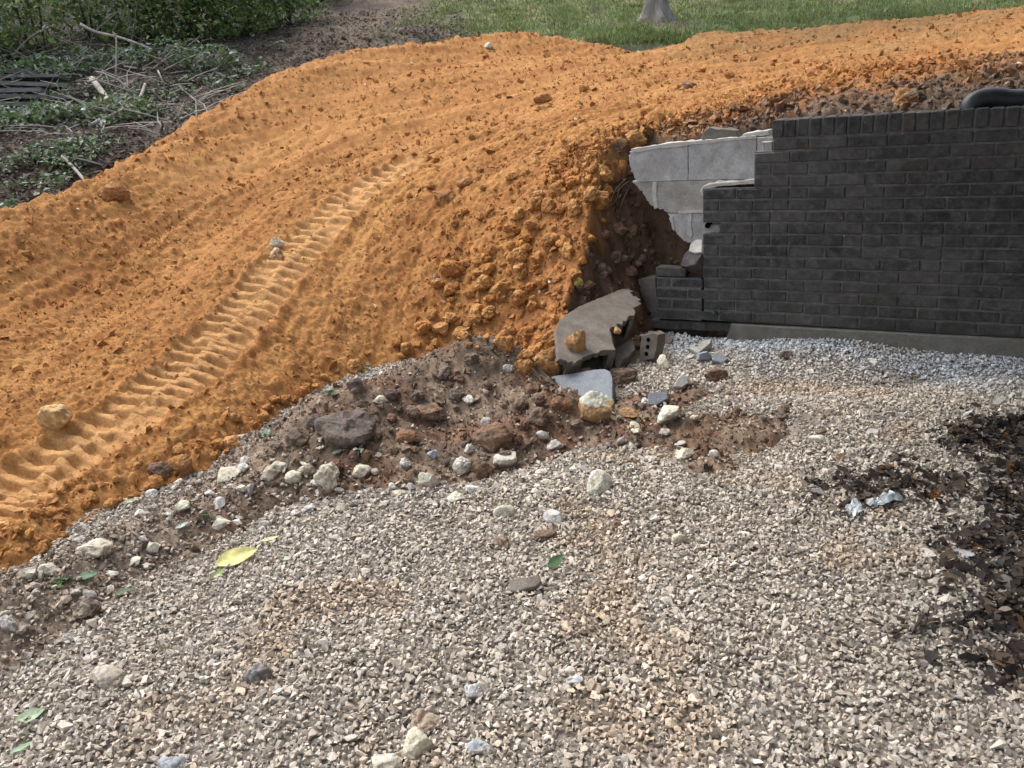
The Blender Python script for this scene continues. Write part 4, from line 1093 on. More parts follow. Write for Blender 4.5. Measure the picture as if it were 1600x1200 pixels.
RUB = [rock_mesh('rubble', 1700 + i, ICO3, 10, 0.95, 0.08, random.choice((WHT, CRM, TAN, GRY)), random.choice((TAN, GRY, None)), (1, random.uniform(.6, 1), random.uniform(.45, .8))) for i in range(12)]
for m in RUB: m.materials.append(M_rock)
clods([(0, 880), (60, 865), (200, 790), (330, 735), (430, 715), (520, 735), (520, 790), (400, 840), (250, 900), (120, 960), (0, 1010)], 95, 7, 24, RUB, 'rubble_stone', 'pale rubble stone among many in the brown strip below the orange toe', 'rubble', 'rubble below the orange toe', 2.2)
clods([(430, 720), (600, 730), (700, 750), (800, 725), (880, 690), (980, 660), (1080, 690), (980, 760), (820, 790), (650, 800), (480, 790)], 80, 7, 20, RUB, 'rubble_stone', 'pale rubble stone among many along the foot of the soil mound', 'rubble', 'rubble along the mound foot', 2.2)
clods([(1000, 540), (1150, 540), (1150, 620), (1000, 640), (960, 600)], 30, 6, 16, RUB, 'rubble_stone', 'pale rubble stone among many between the slab and the footing', 'rubble', 'rubble below the broken wall', 2.2)
# ------------------------------------------------------------------ leaves, litter, twigs
LEAF_V = np.array([(0, 0, 0), (-.28, .35, .10), (0, .38, -.02), (.28, .35, .10), (-.2, .72, .06), (0, .74, 0), (.2, .72, .06), (0, 1.0, -.04)]) - np.array([0, .5, 0])
LEAF_F = np.array([(0, 2, 1), (0, 3, 2), (1, 2, 5), (1, 5, 4), (2, 3, 6), (2, 6, 5), (4, 5, 7), (5, 6, 7)])
LEAF_P = []
for i in range(10):
    v = LEAF_V.copy(); a = random.uniform(-.6, 1.6); v[:, 2] += a * (v[:, 1] ** 2) + random.uniform(-.6, .6) * v[:, 0] * v[:, 1]
    v[:, 0] *= random.uniform(.7, 1.35); v += rng.normal(0, .03, v.shape); LEAF_P.append((v, LEAF_F))
FAR_P = []
for i in range(8):
    v = np.array([(0, -.5, 0), (-.3, 0, .08), (.3, 0, .08), (0, .05, -.03), (0, .5, random.uniform(-.15, .15))]) * np.array([random.uniform(.7, 1.3), 1, 1])
    FAR_P.append((v + rng.normal(0, .03, v.shape), np.array([(0, 3, 1), (0, 2, 3), (1, 3, 4), (3, 2, 4)])))
n = 34000
ss = rng.uniform(0.55, S_END, n); tt = rng.uniform(-3.7, -0.75, n)
lx, ly = wxy(ss, tt)
edge = ss + 0.22 * fbm(lx, ly, 0.5, 3, 201) + 0.10 * fbm(lx, ly, 0.12, 2, 205)
lw = 0.85 * sst(1.0, 1.42, edge) * sst(-3.0, -2.6, tt + 0.25 * fbm(lx, ly, .5, 2, 211)) * sst(-0.8, -1.3, tt)
q = at_z(1400, 770); lw = np.maximum(lw, 0.55 * np.exp(-(((lx - q[0]) / .30) ** 2 + ((ly - q[1]) / .14) ** 2)))
ok = rng.uniform(0, 1, n) < lw
lx, ly, lwk = lx[ok], ly[ok], lw[ok]; n = lx.size
lz = G_full(lx, ly) + 0.012 + 0.05 * lwk * rng.uniform(0, 1, n)
lc = pick([(0.055, 0.045, 0.04), (0.09, 0.068, 0.052), (0.15, 0.115, 0.085), (0.04, 0.036, 0.036), (0.32, 0.28, 0.24), (0.14, 0.08, 0.04), (0.19, 0.18, 0.175)], [30, 22, 10, 24, 5, 3, 8], n) * rng.uniform(.55, 1.35, (n, 1))
scatter('leaf_litter', np.stack([lx, ly, lz], -1), np.clip(rng.lognormal(math.log(.030), .42, n), .011, .08), lc, M_dead, 1.5, True, LEAF_P)

def leaf_obj(name, x, y, w, col, label, cat='leaf', yaw=0.0, lift=0.012, narrow=0.8, curl=0.3, tilt=0.15):
    P = hit(x, y); L = w * unit_scale(x, y, P)
    N = 9; V = []; F = []; C = []
    for i in range(N):
        t = i / (N - 1); hw = math.sin(math.pi * min(1, t * 0.97 + .015)) ** .8 * 0.30 * narrow * (1.25 - .5 * t)
        for j, k in enumerate((-1, -.5, 0, .5, 1)):
            V.append(((t - .5), k * hw, curl * (t - .5) ** 2 + 0.28 * hw * abs(k) + random.gauss(0, .006))); C.append(np.array(col) * (1.18 if k == 0 else random.uniform(.9, 1.1)))
    for i in range(N - 1):
        for j in range(4): F.append((i * 5 + j, (i + 1) * 5 + j, (i + 1) * 5 + j + 1, i * 5 + j + 1))
    me = mesh_np(name, np.array(V) * L, np.array(F), np.array(C), True)
    return add(name, me, M_leaf, label=label, cat=cat, loc=(P[0], P[1], P[2] + lift), rot=(tilt, -0.1, yaw))
leaf_obj('leaf', 372, 880, 66, (0.62, 0.60, 0.24), 'large yellow green leaf lying on the gravel at left', yaw=.45, curl=.1, tilt=.45, lift=.025)
leaf_obj('leaf', 341, 902, 30, (0.16, 0.22, 0.06), 'small green leaf under the stem of the yellow leaf', yaw=1.1)
leaf_obj('leaf', 49, 1125, 44, (0.30, 0.42, 0.27), 'pale green leaf in the lower left corner gravel', yaw=.5, tilt=.4)
leaf_obj('leaf', 37, 1174, 36, (0.24, 0.36, 0.22), 'narrow green leaf below the pale one at lower left', yaw=.6, narrow=.5)
leaf_obj('leaf', 138, 905, 34, (0.09, 0.17, 0.09), 'dark green leaf at left beside the large brown rock', yaw=.1, tilt=.3)
leaf_obj('leaf', 92, 917, 34, (0.07, 0.13, 0.04), 'crumpled green leaf left of the dark green leaf', yaw=.9, tilt=.6)
leaf_obj('leaf', 447, 878, 22, (0.33, 0.38, 0.30), 'small pale green leaf right of the yellow leaf', yaw=-.5)
leaf_obj('leaf', 196, 930, 34, (0.06, 0.10, 0.045), 'dark olive leaf on gravel right of the large brown rock', yaw=.2)
leaf_obj('leaf', 868, 889, 38, (0.10, 0.19, 0.09), 'green leaf standing in mid gravel beside the dark slab', yaw=.8, tilt=.7, narrow=.7, lift=.03)
leaf_obj('leaf', 423, 847, 30, (0.58, 0.56, 0.33), 'thin yellowish leaf above and right of the yellow leaf', yaw=.2, narrow=.5)
leaf_obj('leaf', 204, 788, 24, (0.30, 0.34, 0.18), 'dull green leaf at the orange toe', yaw=.3)
leaf_obj('leaf', 285, 826, 22, (0.33, 0.40, 0.34), 'pale leaf in brown soil at left', yaw=.8)
leaf_obj('leaf', 530, 710, 20, (0.30, 0.40, 0.30), 'pale green leaf under the biggest grey clod', yaw=.4)
leaf_obj('leaf', 1460, 778, 34, (0.30, 0.12, 0.04), 'rust orange dead leaf at the top of the leaf pile', yaw=.7, tilt=.5)
leaf_obj('leaf', 1385, 738, 34, (0.22, 0.12, 0.06), 'brown curled leaf on gravel above the plastic scrap', yaw=.5, tilt=.4)
leaf_obj('leaf', 1330, 796, 44, (0.07, 0.045, 0.035), 'dark brown leaf beside the plastic scrap', yaw=-.1, tilt=.4)
leaf_obj('leaf', 1355, 776, 46, (0.075, 0.05, 0.038), 'dark brown leaf just above the plastic scrap', yaw=.6, tilt=.5)
leaf_obj('leaf', 1447, 870, 34, (0.50, 0.47, 0.42), 'bleached pale leaf at the left edge of the leaf pile', yaw=-1.0, tilt=.5)
leaf_obj('leaf', 1500, 872, 40, (0.42, 0.42, 0.44), 'silvery dead leaf in the middle of the leaf pile', yaw=-.5, tilt=.4)
leaf_obj('leaf', 1575, 876, 40, (0.38, 0.40, 0.41), 'grey dead leaf at right in the leaf pile', yaw=.6, tilt=.4)
leaf_obj('leaf', 1523, 862, 34, (0.14, 0.08, 0.04), 'brown dead leaf right of the silvery one', yaw=.2, tilt=.4)
leaf_obj('leaf', 1430, 950, 26, (0.46, 0.46, 0.44), 'pale leaf scrap on gravel below the leaf pile edge', yaw=.3)

def twig(px, rad, mat, label, name='twig', cat='twig', lift=0.01, smooth=4, heights=None, taper=0.5):
    pts = []
    for i, (x, y) in enumerate(px):
        P = hit(x, y)
        pts.append((P[0], P[1], P[2] + lift))
    return tube_thing(name, pts, rad, mat, label, cat, smooth, taper)
def tube_thing(name, pts, rad, mat, label, cat, smooth=4, taper=0.5, group=None):
    base = np.array(pts[0]); sp_ = smooth_path([np.array(p) - base for p in pts], smooth) if len(pts) > 2 else [tuple(np.array(p) - base) for p in pts]
    m = MB(); N = len(sp_); m.tube(sp_, [rad * (1 - (1 - taper) * i / (N - 1)) for i in range(N)], 7)
    return add(name, m.mesh(name, True), mat, label=label, cat=cat, group=group, loc=tuple(base))
twig([(526, 734), (545, 748), (575, 766), (610, 780)], .004, M_greywood, 'thin grey twig curving down from the tall standing rock')
twig([(655, 781), (690, 765), (620, 782)][::-1], .005, M_greywood, 'thin stick lying at the foot of the soil mound')
twig([(585, 862), (600, 845)], .0022, M_pale, 'short straw in mid gravel')
twig([(515, 640), (538, 625)], .003, M_pale, 'pale straw on the biggest grey clod')
twig([(985, 610), (1005, 625), (1012, 633)], .004, M_pale, 'pale stick right of the half-buried block')
twig([(1225, 1108), (1290, 1100)], .0025, M_greywood, 'thin twig lying in the right foreground gravel')
twig([(1255, 1140), (1272, 1110), (1300, 1103)], .002, M_pale, 'fine pale stem crossing the right foreground twig')
twig([(1385, 765), (1418, 764)], .004, M_pale, 'short pale stick above the plastic scrap')
twig([(860, 1020), (905, 993)], .003, M_darkwood, 'dark stick in the centre foreground gravel')
# scraps of clear plastic
def crumple(name, x, y, w, h, label, seed):
    r = np.random.default_rng(seed); P = hit(x, y); k = unit_scale(x, y, P); n = 9
    V = []; F = []
    for i in range(n):
        for j in range(n):
            a, b = i / (n - 1) - .5, j / (n - 1) - .5
            V.append((a * w * k * (1 - .35 * abs(b)) + r.normal(0, .003), b * h * k * 1.6 + a * .02 + r.normal(0, .003), .018 * (1 - 2 * abs(a)) + r.normal(0, .007)))
    for i in range(n - 1):
        for j in range(n - 1): F.append((i * n + j, (i + 1) * n + j, (i + 1) * n + j + 1, i * n + j + 1))
    add(name, mesh_np(name, np.array(V), np.array(F)), M_plastic, label=label, cat='plastic scrap', loc=(P[0], P[1], P[2] + .02))
crumple('plastic_scrap', 1337, 803, 30, 22, 'crumpled clear plastic scrap on gravel at the leaf pile edge', 5)
crumple('plastic_scrap', 1385, 790, 62, 18, 'long strip of clear plastic lying across leaves', 6)
# roots hanging out of the bank at the end of the blocks
for i, (px, lab) in enumerate([([(982, 284, .12), (968, 296, .02), (962, 315, 0), (940, 330, -.02)], 'long dark root hanging at the left end of the exposed blocks'),
                               ([(978, 280, .12), (960, 300, .04), (955, 322, .02)], 'short dark root beside the long one at the block end'),
                               ([(985, 290, .12), (972, 318, .03), (968, 345, .03)], 'dark root drooping under the top block')]):
    pts = []
    for x, y, t in px:
        s, z = at_wall(x, y, t); pts.append((*wxy(float(s), t), float(z)))
    tube_thing('root', pts, .006, M_root, lab, 'root', 5, .4)

# ------------------------------------------------------------------ small plants
def leaf_cloud(n, cen, rad, size, cols, w, squash=1.0, shell=0.35):
    d = rng.normal(size=(n, 3)); d /= np.linalg.norm(d, axis=1)[:, None]
    r = rng.uniform(shell ** 3, 1, n) ** (1 / 3)
    P = d * r[:, None] * np.array(rad)[None] + np.array(cen)[None]
    P += 0.16 * np.array(rad)[None] * np.stack([fbm(P[:, 0] + P[:, 2], P[:, 1], .5, 2, 221), fbm(P[:, 1] + P[:, 2], P[:, 0], .5, 2, 225), fbm(P[:, 0] - P[:, 2], P[:, 1], .5, 2, 229)], -1)
    return P, np.clip(rng.lognormal(math.log(size), .3, n), size * .4, size * 2), pick(cols, w, n) * rng.uniform(.7, 1.35, (n, 1))
def leaf_mesh(P, S, C, tilt=3.2, LP=FAR_P):
    n = len(P); which = rng.integers(0, len(LP), n); R = rand_rot(n, tilt); Vs, Fs, Cs, off = [], [], [], 0
    for k, (pv, pf) in enumerate(LP):
        i = np.nonzero(which == k)[0]
        if not len(i): continue
        v = np.einsum('nij,nvj->nvi', R[i], pv[None] * S[i][:, None, None]) + P[i][:, None, :]
        f = pf[None] + (np.arange(len(i)) * len(pv))[:, None, None] + off
        Vs.append(v.reshape(-1, 3)); Fs.append(f.reshape(-1, 3)); Cs.append(np.repeat(C[i], len(pv), 0)); off += len(i) * len(pv)
    return mesh_np('foliage', np.concatenate(Vs), np.concatenate(Fs), np.concatenate(Cs), False)
GRN = [(0.045, 0.085, 0.022), (0.07, 0.12, 0.03), (0.03, 0.058, 0.02), (0.11, 0.15, 0.05), (0.14, 0.18, 0.12)]
def weed(x, y, wpx, n, label, cols=GRN, w=(3, 3, 2, 2, 1), P=None):
    if P is None: P = hit(x, y)
    k = unit_scale(x, y, P); r = wpx * k / 2
    root = add('weed', None, label=label, cat='weed', loc=tuple(P))
    q, S, C = leaf_cloud(n, (0, 0, r * .6), (r, r, r * .6), r * .75, cols, w)
    add('foliage', leaf_mesh(q, S, C, 1.6, LEAF_P), M_leaf, root)
    m = MB()
    for i in range(4): m.tube([(0, 0, 0), tuple(q[i] * .6), tuple(q[i])], .0018, 5)
    add('stem', m.mesh('stem'), M_leaf, root)
s, z = at_wall(1124, 492, -.01)
weed(1124, 492, 22, 9, 'small green weed growing from the foot of the brick wall', P=np.array([*wxy(float(s), -.015), float(z)]))
weed(572, 582, 24, 8, 'small weed at the top left of the soil mound', cols=[(0.12, 0.17, 0.10), (0.25, 0.30, 0.24)], w=(1, 1))
weed(522, 618, 26, 9, 'green weed beside the orange toe above the biggest clod', cols=[(0.09, 0.15, 0.07), (0.2, 0.27, 0.2)], w=(1, 1))
weed(418, 686, 22, 8, 'small green sprig right against the orange toe', cols=[(0.07, 0.13, 0.05), (0.17, 0.24, 0.17)], w=(1, 1))
weed(562, 714, 26, 8, 'pale sprig below the biggest grey clod', cols=[(0.09, 0.12, 0.07), (0.32, 0.35, 0.30)], w=(1, 1))
weed(320, 820, 32, 14, 'tuft of dark grass in brown soil above the yellow leaf', cols=[(0.05, 0.075, 0.03), (0.08, 0.10, 0.05)], w=(1, 1))
weed(95, 918, 26, 9, 'small weed at far left below the orange toe', cols=[(0.05, 0.10, 0.03), (0.2, 0.26, 0.15)], w=(2, 1))

# ------------------------------------------------------------------ background: brush, timber, tree, lawn
def bpt(x, y):  # a spot on the hillside ground
    return hit_fn(x, y, lambda a, b: grid_z(a, b, _Bg), 6.2, 27, 700)
def shrub(x, y, r, h, n, label, pal, w, lsz=0.075):
    P = bpt(x, y)
    root = add('shrub', None, label=label, cat='shrub', loc=tuple(P), group='shrubs of the thicket at the top left')
    Q = []; 
    for j in range(9):
        a = random.uniform(0, 6.28); c = (r * .8 * math.cos(a) * random.random(), r * .8 * math.sin(a) * random.random(), h * (.12, .2, .3, .12, .4, .5, .65, .8, .25)[j])
        Q.append(leaf_cloud(n // 5, c, (r * random.uniform(.45, .75), r * random.uniform(.45, .75), h * random.uniform(.2, .36)), lsz, pal, w))
    q = np.concatenate([a[0] for a in Q]); S = np.concatenate([a[1] for a in Q]); C = np.concatenate([a[2] for a in Q])
    q[:, 2] = np.abs(q[:, 2])
    add('foliage', leaf_mesh(q, S, C, 2.2), M_leaf, root)
    for j in range(4):
        a = random.uniform(0, 6.28); m = MB(); e = (r * .7 * math.cos(a), r * .7 * math.sin(a), h * random.uniform(.7, 1.05))
        m.tube([(0.1 * math.cos(a), .1 * math.sin(a), -.1), (e[0] * .3, e[1] * .3, e[2] * .5), e], [.018, .012, .005], 6)
        add('stem', m.mesh('stem', True), M_darkwood, root)
PB = [(0.055, 0.10, 0.034), (0.115, 0.185, 0.055), (0.18, 0.26, 0.075), (0.26, 0.33, 0.14), (0.42, 0.46, 0.42)]
for a in [(-70, 120, 1.2, 2.6, 2600, 'shrub at the left picture edge, half out of view', (2, 3, 3, 2, 1)), (60, 78, 1.1, 2.4, 2600, 'yellow green shrub behind the leaning bare twigs', (2, 2, 4, 3, 1)), (150, 60, 1.0, 2.4, 2200, 'dark shrub above the white fallen branch', (5, 4, 2, 1, 1)),
          (235, 62, 1.0, 2.4, 2400, 'deep green shrub with a bare stem before it', (4, 4, 3, 1, .6)), (310, 62, 1.0, 2.2, 2400, 'dense green shrub in the middle of the thicket', (3, 4, 3, 1, .4)), (380, 55, 1.0, 2.0, 2400, 'green shrub left of the thicket end', (3, 4, 3, 2, .4)),
          (445, 38, .9, 1.9, 2200, 'last shrub of the thicket, beside the bare path', (3, 4, 4, 2, .4)), (500, 5, .9, 1.8, 1500, 'shrub behind the thicket end, cut by the top edge', (4, 4, 2, 1, .3)),
          (20, 20, 1.8, 3.4, 2200, 'tall thicket shrub behind the left edge shrubs', (5, 4, 2, 1, .5)), (180, 0, 1.8, 3.4, 2200, 'tall dark shrub at the back of the thicket', (6, 3, 2, 1, .3)), (330, -5, 1.8, 3.2, 2200, 'tall green shrub at the back right of the thicket', (5, 4, 2, 1, .3))]:
    shrub(a[0], a[1], a[2], a[3], a[4], a[5], PB, a[6], .072)
# creeping ground cover and litter
def cover(n, poly, size, cols, w, name, mat, dens_seed, lift=.04, tilt=1.4, thr=-.1):
    xs = [p[0] for p in poly]; ys = [p[1] for p in poly]; out = []
    X = rng.uniform(min(xs), max(xs), n); Y = rng.uniform(min(ys), max(ys), n)
    m = np.array([in_poly(a, b, poly) for a, b in zip(X, Y)])
    pts = hits(X[m], Y[m], _Gg, 6.0, 27)
    pts = pts[np.abs(pts[:, 2] - grid_z(pts[:, 0], pts[:, 1], _Bg)) < 0.15]
    pts[:, 2] = B_full(pts[:, 0], pts[:, 1])
    keep = rng.uniform(0, 1, len(pts)) < sst(thr - .2, thr + .4, fbm(pts[:, 0], pts[:, 1], .8, 3, dens_seed))
    pts = pts[keep]; m = len(pts); pts[:, 2] += rng.uniform(0, lift, m)
    S = np.clip(rng.lognormal(math.log(size), .35, m), size * .4, size * 2.4); C = pick(cols, w, m) * rng.uniform(.65, 1.35, (m, 1))
    scatter(name, pts, S, C, mat, tilt, False, FAR_P)
cover(36000, [(-120, 60), (200, 60), (420, 70), (520, 110), (400, 170), (260, 230), (130, 300), (-120, 400)], .05, [(0.08, 0.14, 0.045), (0.13, 0.19, 0.09), (0.32, 0.38, 0.34), (0.05, 0.085, 0.03), (0.15, 0.125, 0.095)], (4, 4, 2.6, 2.5, 3), 'ground_ivy', M_leaf, 241, .10, 1.4, -.05)
cover(60000, [(-120, 90), (520, 20), (700, 10), (760, 60), (520, 130), (380, 200), (130, 320), (-120, 450)], .045, [(0.11, 0.09, 0.075), (0.18, 0.145, 0.12), (0.06, 0.05, 0.042), (0.30, 0.27, 0.24)], (4, 3, 3, 1.3), 'fallen_leaves', M_dead, 251, .03, 1.2, -1.0)
# grass on the lawn
n = 60000
X = rng.uniform(560, 1640, n); Y = rng.uniform(-25, 70, n)
best = hits(X, Y, _Gg, 10.5, 27, 300)
g = grassness(best[:, 0], best[:, 1]) * (D_full(best[:, 0], best[:, 1], False) < B_t(best[:, 0], best[:, 1]) + .02) * (0.35 + 0.65 * sst(-.4, .3, fbm(best[:, 0], best[:, 1], .8, 3, 261))) * (1 - np.exp(-(((best[:, 0] - at_y(1025, 40, 13.6)[0]) / .7) ** 2 + ((best[:, 1] - at_y(1025, 40, 13.6)[1]) / .8) ** 2)))
best = best[rng.uniform(0, 1, len(best)) < g]; n = len(best)
best[:, 2] = B_full(best[:, 0], best[:, 1])
a = rng.uniform(0, 6.28, n); hgt = rng.uniform(.035, .085, n); wd = rng.uniform(.006, .012, n); ln = rng.normal(0, .025, (n, 2))
dx = np.stack([np.cos(a), np.sin(a), 0 * a], -1) * wd[:, None]
V = np.stack([best - dx, best + dx, best + np.concatenate([ln, hgt[:, None]], 1)], 1).reshape(-1, 3)
gcl = pick([(0.11, 0.17, 0.045), (0.16, 0.22, 0.065), (0.21, 0.23, 0.09), (0.27, 0.25, 0.14)], [4, 4, 2, 1.5], n) * rng.uniform(.8, 1.25, (n, 1))
add('grass', mesh_np('grass', V, np.arange(n * 3).reshape(n, 3), np.repeat(gcl, 3, 0)), M_leaf, kind='stuff')

# tree at the lawn's edge: flared trunk, limbs and crown above the picture
tp = bpt(1025, 34)
tree = add('tree', None, label='grey barked tree trunk with flared roots at the lawn edge', cat='tree', loc=tuple(tp))
tm_ = MB(); ring = []
NT = 22
zs = [-.15, 0.0, .08, .18, .32, .55, 1.0, 2.0, 3.2, 4.2]
for zi in zs:
    fl = .15 * math.exp(-max(zi, 0) / .14) + (.165 - .014 * max(zi, 0))
    ring.append([(fl * (1 + .28 * math.exp(-max(zi, 0) / .22) * math.cos(5 * k * 2 * math.pi / NT + .7) + .05 * math.sin(3 * k * .57 + zi)) * math.cos(2 * math.pi * k / NT) + .02 * zi, fl * (1 + .28 * math.exp(-max(zi, 0) / .22) * math.cos(5 * k * 2 * math.pi / NT + .7)) * math.sin(2 * math.pi * k / NT), zi) for k in range(NT)])
V = sum(ring, []); F = []
for i in range(len(zs) - 1):
    for k in range(NT): F.append((i * NT + k, i * NT + (k + 1) % NT, (i + 1) * NT + (k + 1) % NT, (i + 1) * NT + k))
me = bpy.data.meshes.new('trunk'); me.from_pydata(V, [], F); me.update(); me.polygons.foreach_set('use_smooth', np.full(len(F), True))
trunk = add('trunk', me, M_bark, tree)
ends = []
for j in range(7):
    a = j * .9 + .3; e = (1.5 * math.cos(a), 1.5 * math.sin(a), 4.6 + .35 * j); m = MB()
    m.tube([(.06, 0, 3.3 + .13 * j), (e[0] * .4, e[1] * .4, e[2] - .6), e], [.09, .06, .02], 7); add('limb', m.mesh('limb', True), M_bark, trunk); ends.append(e)
Q = [leaf_cloud(700, e, (.9, .9, .65), .10, PB, (3, 4, 3, 1, .2)) for e in ends + [(0, 0, 6.9), (.3, -.5, 6.0)]]
add('crown', leaf_mesh(np.concatenate([q[0] for q in Q]), np.concatenate([q[1] for q in Q]), np.concatenate([q[2] for q in Q]), 2.2), M_leaf, tree)

# timber and branches left of the slope
def wood(px, rad, mat, label, name='fallen_branch', cat='branch', taper=.5, lift=None):
    pts = []
    for q in px:
        P = bpt(q[0], q[1]); h = q[2] if len(q) > 2 else rad * .8
        pts.append((P[0], P[1], P[2] + h))
    return tube_thing(name, pts, rad * .55, mat, label, cat, 5, taper)
def wood_up(px, rad, mat, label, Y, name='fallen_branch', cat='branch', taper=.5):
    return tube_thing(name, [tuple(at_y(x, y, Y + dy)) for x, y, dy in px], rad * .6, mat, label, cat, 5, taper)
Yb = lambda x, y: float(bpt(x, y)[1])
wood_up([(126, 38, 0), (150, 50, 0), (185, 58, .1), (215, 68, .1), (238, 78, .1)], .035, M_pale, 'long pale branch slanting across the front of the thicket', Yb(190, 110) , taper=.6)
wood_up([(181, 118, 0), (182, 85, 0), (181, 58, 0), (176, 50, 0)], .022, M_pale, 'pale broken stick standing upright in the brush', Yb(181, 120), taper=.7)
wood_up([(205, 66, 0), (210, 40, 0), (213, 12, 0), (222, -15, 0)], .018, M_greywood, 'thin bare stem standing in front of the deep green shrub', Yb(205, 95))
wood_up([(206, 50, 0), (198, 20, 0), (190, -10, 0)], .014, M_greywood, 'thin bare stem leaning left in front of the deep green shrub', Yb(205, 95))
wood_up([(140, 85, 0), (145, 55, 0), (165, 35, .1), (186, 16, .2)], .016, M_greywood, 'bare grey twig reaching up right from the brush', Yb(140, 110))
wood_up([(142, 52, 0), (138, 25, 0), (140, 0, 0)], .012, M_greywood, 'bare grey twig standing above the pale branch', Yb(140, 110))
wood_up([(25, 80, 0), (50, 56, 0), (85, 38, 0)], .012, M_pale, 'thin pale twig arching over the left brush', Yb(30, 130))
wood_up([(30, 75, 0), (38, 45, 0), (52, 20, 0)], .010, M_greywood, 'fine grey twig in front of the left shrub', Yb(30, 130))
wood_up([(150, 112, 0), (163, 115, 0), (190, 128, 0), (207, 145, 0), (228, 166, 0)], .016, M_pale, 'slender bent stick arching over the log', Yb(190, 165), taper=.6)
wood_up([(137, 128, 0), (150, 124, 0), (160, 116, 0)], .02, M_pale, 'short curved stick above the log', Yb(150, 160))
wood([(148, 144, .16), (162, 158, .12), (178, 174, .05)], .07, M_pale, 'short sawn grey log tilted in the brush', 'log', 'log', .9)
wood([(142, 200, .03), (170, 190, .05), (205, 178, .08), (222, 168, .12), (232, 158, .2)], .05, M_pale, 'curved pale branch lying below the log', taper=.6)
wood([(335, 136, .03), (352, 130, .05), (372, 126, .06)], .035, M_pale, 'short pale stick on dark ground near the crest', taper=.8)
wood([(100, 254, .06), (115, 268, .05), (136, 290, .03)], .035, M_pale, 'split pale stick at the crest, the thicker of two', taper=.8)
wood([(108, 257, .06), (130, 262, .08), (164, 268, .06)], .025, M_greywood, 'thin stick crossing the split pale stick at the crest', taper=.8)
wood([(196, 110, .05), (215, 113, .05)], .03, M_pale, 'pale wood chip on the ground right of the upright stick', taper=.8)
wood([(240, 147, .05), (256, 165, .04)], .03, M_greywood, 'grey stick right of the bent stick', taper=.8)
wood([(250, 126, .12), (256, 134, .04)], .02, M_pale, 'tiny pale stump of a twig in the clearing', taper=.8)
wood([(36, 172, .05), (54, 188, .02)], .04, M_darkwood, 'dark stick leaning out of the plank pile', taper=.8)
wood_up([(251, 208, 0), (254, 196, 0), (252, 190, 0)], .03, M_darkwood, 'dark burnt stub sticking up near the crest', Yb(251, 210))
tw = MB()
xs_ = rng.uniform(-60, 330, 330); ys_ = rng.uniform(40, 215, 330)
for q in hits(xs_, ys_, _Bg, 6.2, 27):
    if grid_z(q[0:1], q[1:2], _Gg)[0] > q[2] + .1: continue
    a = random.uniform(0, 6.28); L = random.uniform(.15, .75); e = random.uniform(-.05, .55) * L
    d = np.array([math.cos(a) * L, math.sin(a) * L * .7, e]); mid = q + d * .5 + np.array([random.gauss(0, .05), random.gauss(0, .05), .04])
    tw.tube([tuple(q + [0, 0, .02]), tuple(mid), tuple(q + d + [0, 0, .03])], [.009, .007, .003], 4)
add('brushwood_twigs', tw.mesh('brushwood_twigs'), M_pale, kind='stuff')
for x, y, r_, lab in [(15, 205, .35, 'low leafy vine in front of the plank pile at the picture edge'), (78, 190, .28, 'vine hanging over the right end of the plank pile'), (60, 128, .4, 'vine spilling over the back of the plank pile'), (190, 185, .35, 'low green vine between log and curved branch'), (330, 105, .35, 'low green sprawl under the thicket, left of the bare path'), (115, 112, .4, 'pale leafed cuttings heaped behind the log'), (250, 100, .45, 'pale leafed cuttings heaped under the deep green shrub')]:
    P = bpt(x, y); root = add('vine', None, label=lab, cat='vine', loc=tuple(P))
    q, S, C = leaf_cloud(420, (0, 0, r_ * .35), (r_ * 1.5, r_, r_ * .45), .062, [(0.07, 0.12, 0.04), (0.13, 0.19, 0.07), (0.30, 0.36, 0.32), (0.2, 0.26, 0.16)], (3, 3, 2.2, 2)); q[:, 2] = np.abs(q[:, 2])
    add('foliage', leaf_mesh(q, S, C, 1.8), M_leaf, root)
    m = MB()
    for k_ in range(5):
        a = random.uniform(0, 6.28); m.tube([(0, 0, 0), (r_ * .6 * math.cos(a), r_ * .5 * math.sin(a), r_ * .5), (r_ * 1.3 * math.cos(a), r_ * math.sin(a), r_ * .3)], [.008, .006, .003], 5)
    add('stem', m.mesh('stem'), M_pale, root)
stack = add('plank_pile', None, label='pile of old grey boards under the brush at left', cat='plank pile', loc=tuple(bpt(50, 185)))
so = np.array(stack.location)
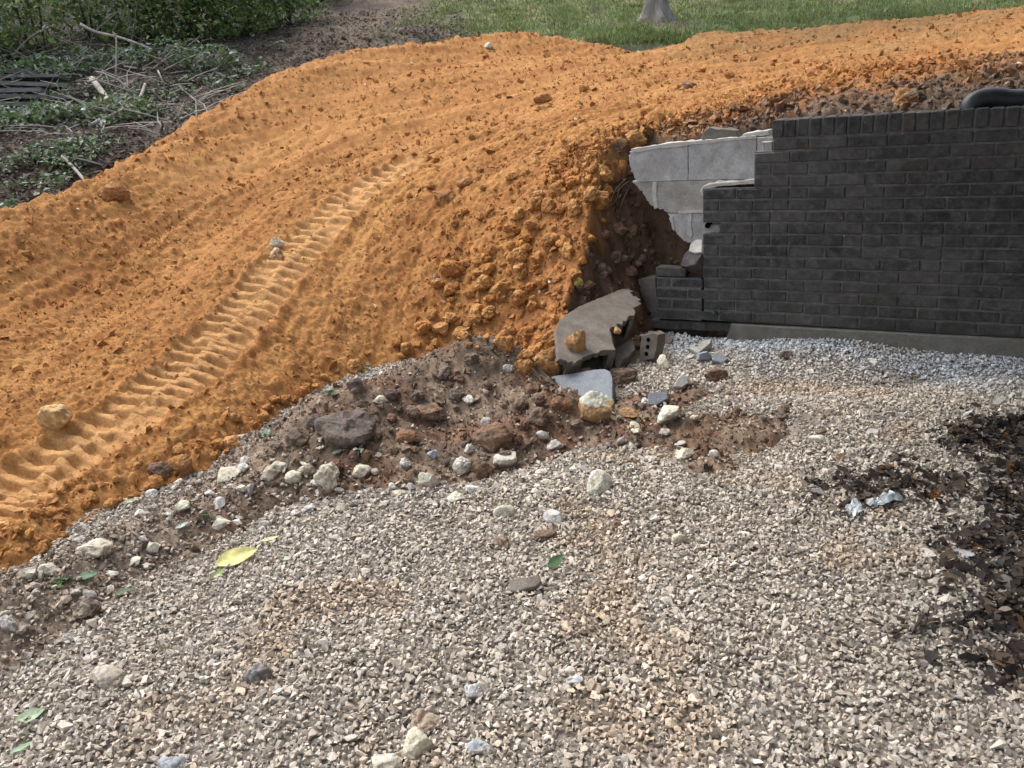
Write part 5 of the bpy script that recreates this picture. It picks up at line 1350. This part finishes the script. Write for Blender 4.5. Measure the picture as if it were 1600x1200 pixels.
for i, (x0, y0, x1, y1, hh) in enumerate([(-60, 110, 62, 117, .05), (-60, 123, 98, 121, .04), (-60, 130, 112, 136, .05), (-60, 146, 70, 143, .05), (-60, 152, 118, 155, .05), (-60, 163, 84, 167, .05), (-60, 178, 96, 174, .06)]):
    Yc = Yb(50, 187) + .22 * (6 - i) + .05
    a, b = at_y(x0, y0, Yc), at_y(x1, y1, Yc + random.uniform(-.1, .1))
    d = b - a; ln = np.linalg.norm(d); d /= ln; up = np.array([0, .25, 1.0]); sd = np.cross(up, d); sd /= np.linalg.norm(sd); up = np.cross(d, sd)
    m = MB(); c = [a + sd * (sx * .10) + up * (sz * hh / 2) + d * (ln * k) for k in (0, 1) for sx, sz in ((-1, -1), (1, -1), (1, 1), (-1, 1))]
    m.poly([tuple(q - so) for q in c], [(0, 1, 2, 3), (7, 6, 5, 4), (0, 4, 5, 1), (1, 5, 6, 2), (2, 6, 7, 3), (3, 7, 4, 0)])
    add('plank', m.mesh('plank'), M_greywood, stack)

# ------------------------------------------------------------------ unseen building added on the right, sized to shade wall and leaves
unseen_house = add('unseen_house', None, label='unseen side wall of lapped boards added to shade the right side', cat='unseen_house', loc=(P0[0], P0[1], 0), rot=(0, 0, WA))
m = MB(); m.box((S_END + .03, -9.0, -.1), (S_END + .25, 0.35, 5.8)); add('wall', m.mesh('wall'), M_siding, unseen_house)  # raised tall to block sky light from the right
bd = MB(); bd.poly([(S_END + .012, -9.0, 0), (S_END + .028, -9.0, .2), (S_END + .028, .34, .2), (S_END + .012, .34, 0)], [(0, 1, 2, 3)])
bd.poly([(S_END + .012, -9.0, 0), (S_END + .012, .34, 0), (S_END + .028, .34, 0), (S_END + .028, -9.0, 0)], [(0, 1, 2, 3)])
bmesh_board = bd.mesh('siding_board')
for i in range(28):
    o = add('siding_board', bmesh_board, M_siding, unseen_house); o.location = (0, 0, .12 + i * .2)
m = MB(); m.box((S_END - 2.1, -3.3, 2.56), (S_END + .005, .5, 2.72)); add('shade_deck_roof', m.mesh('shade_deck_roof'), M_roof, unseen_house)  # added overhang, widened to shade the wall foot and right edge
m = MB(); m.box((S_END - .4, -9.2, 5.8), (S_END + 3.0, .6, 5.95)); add('eave', m.mesh('eave'), M_roof, unseen_house)
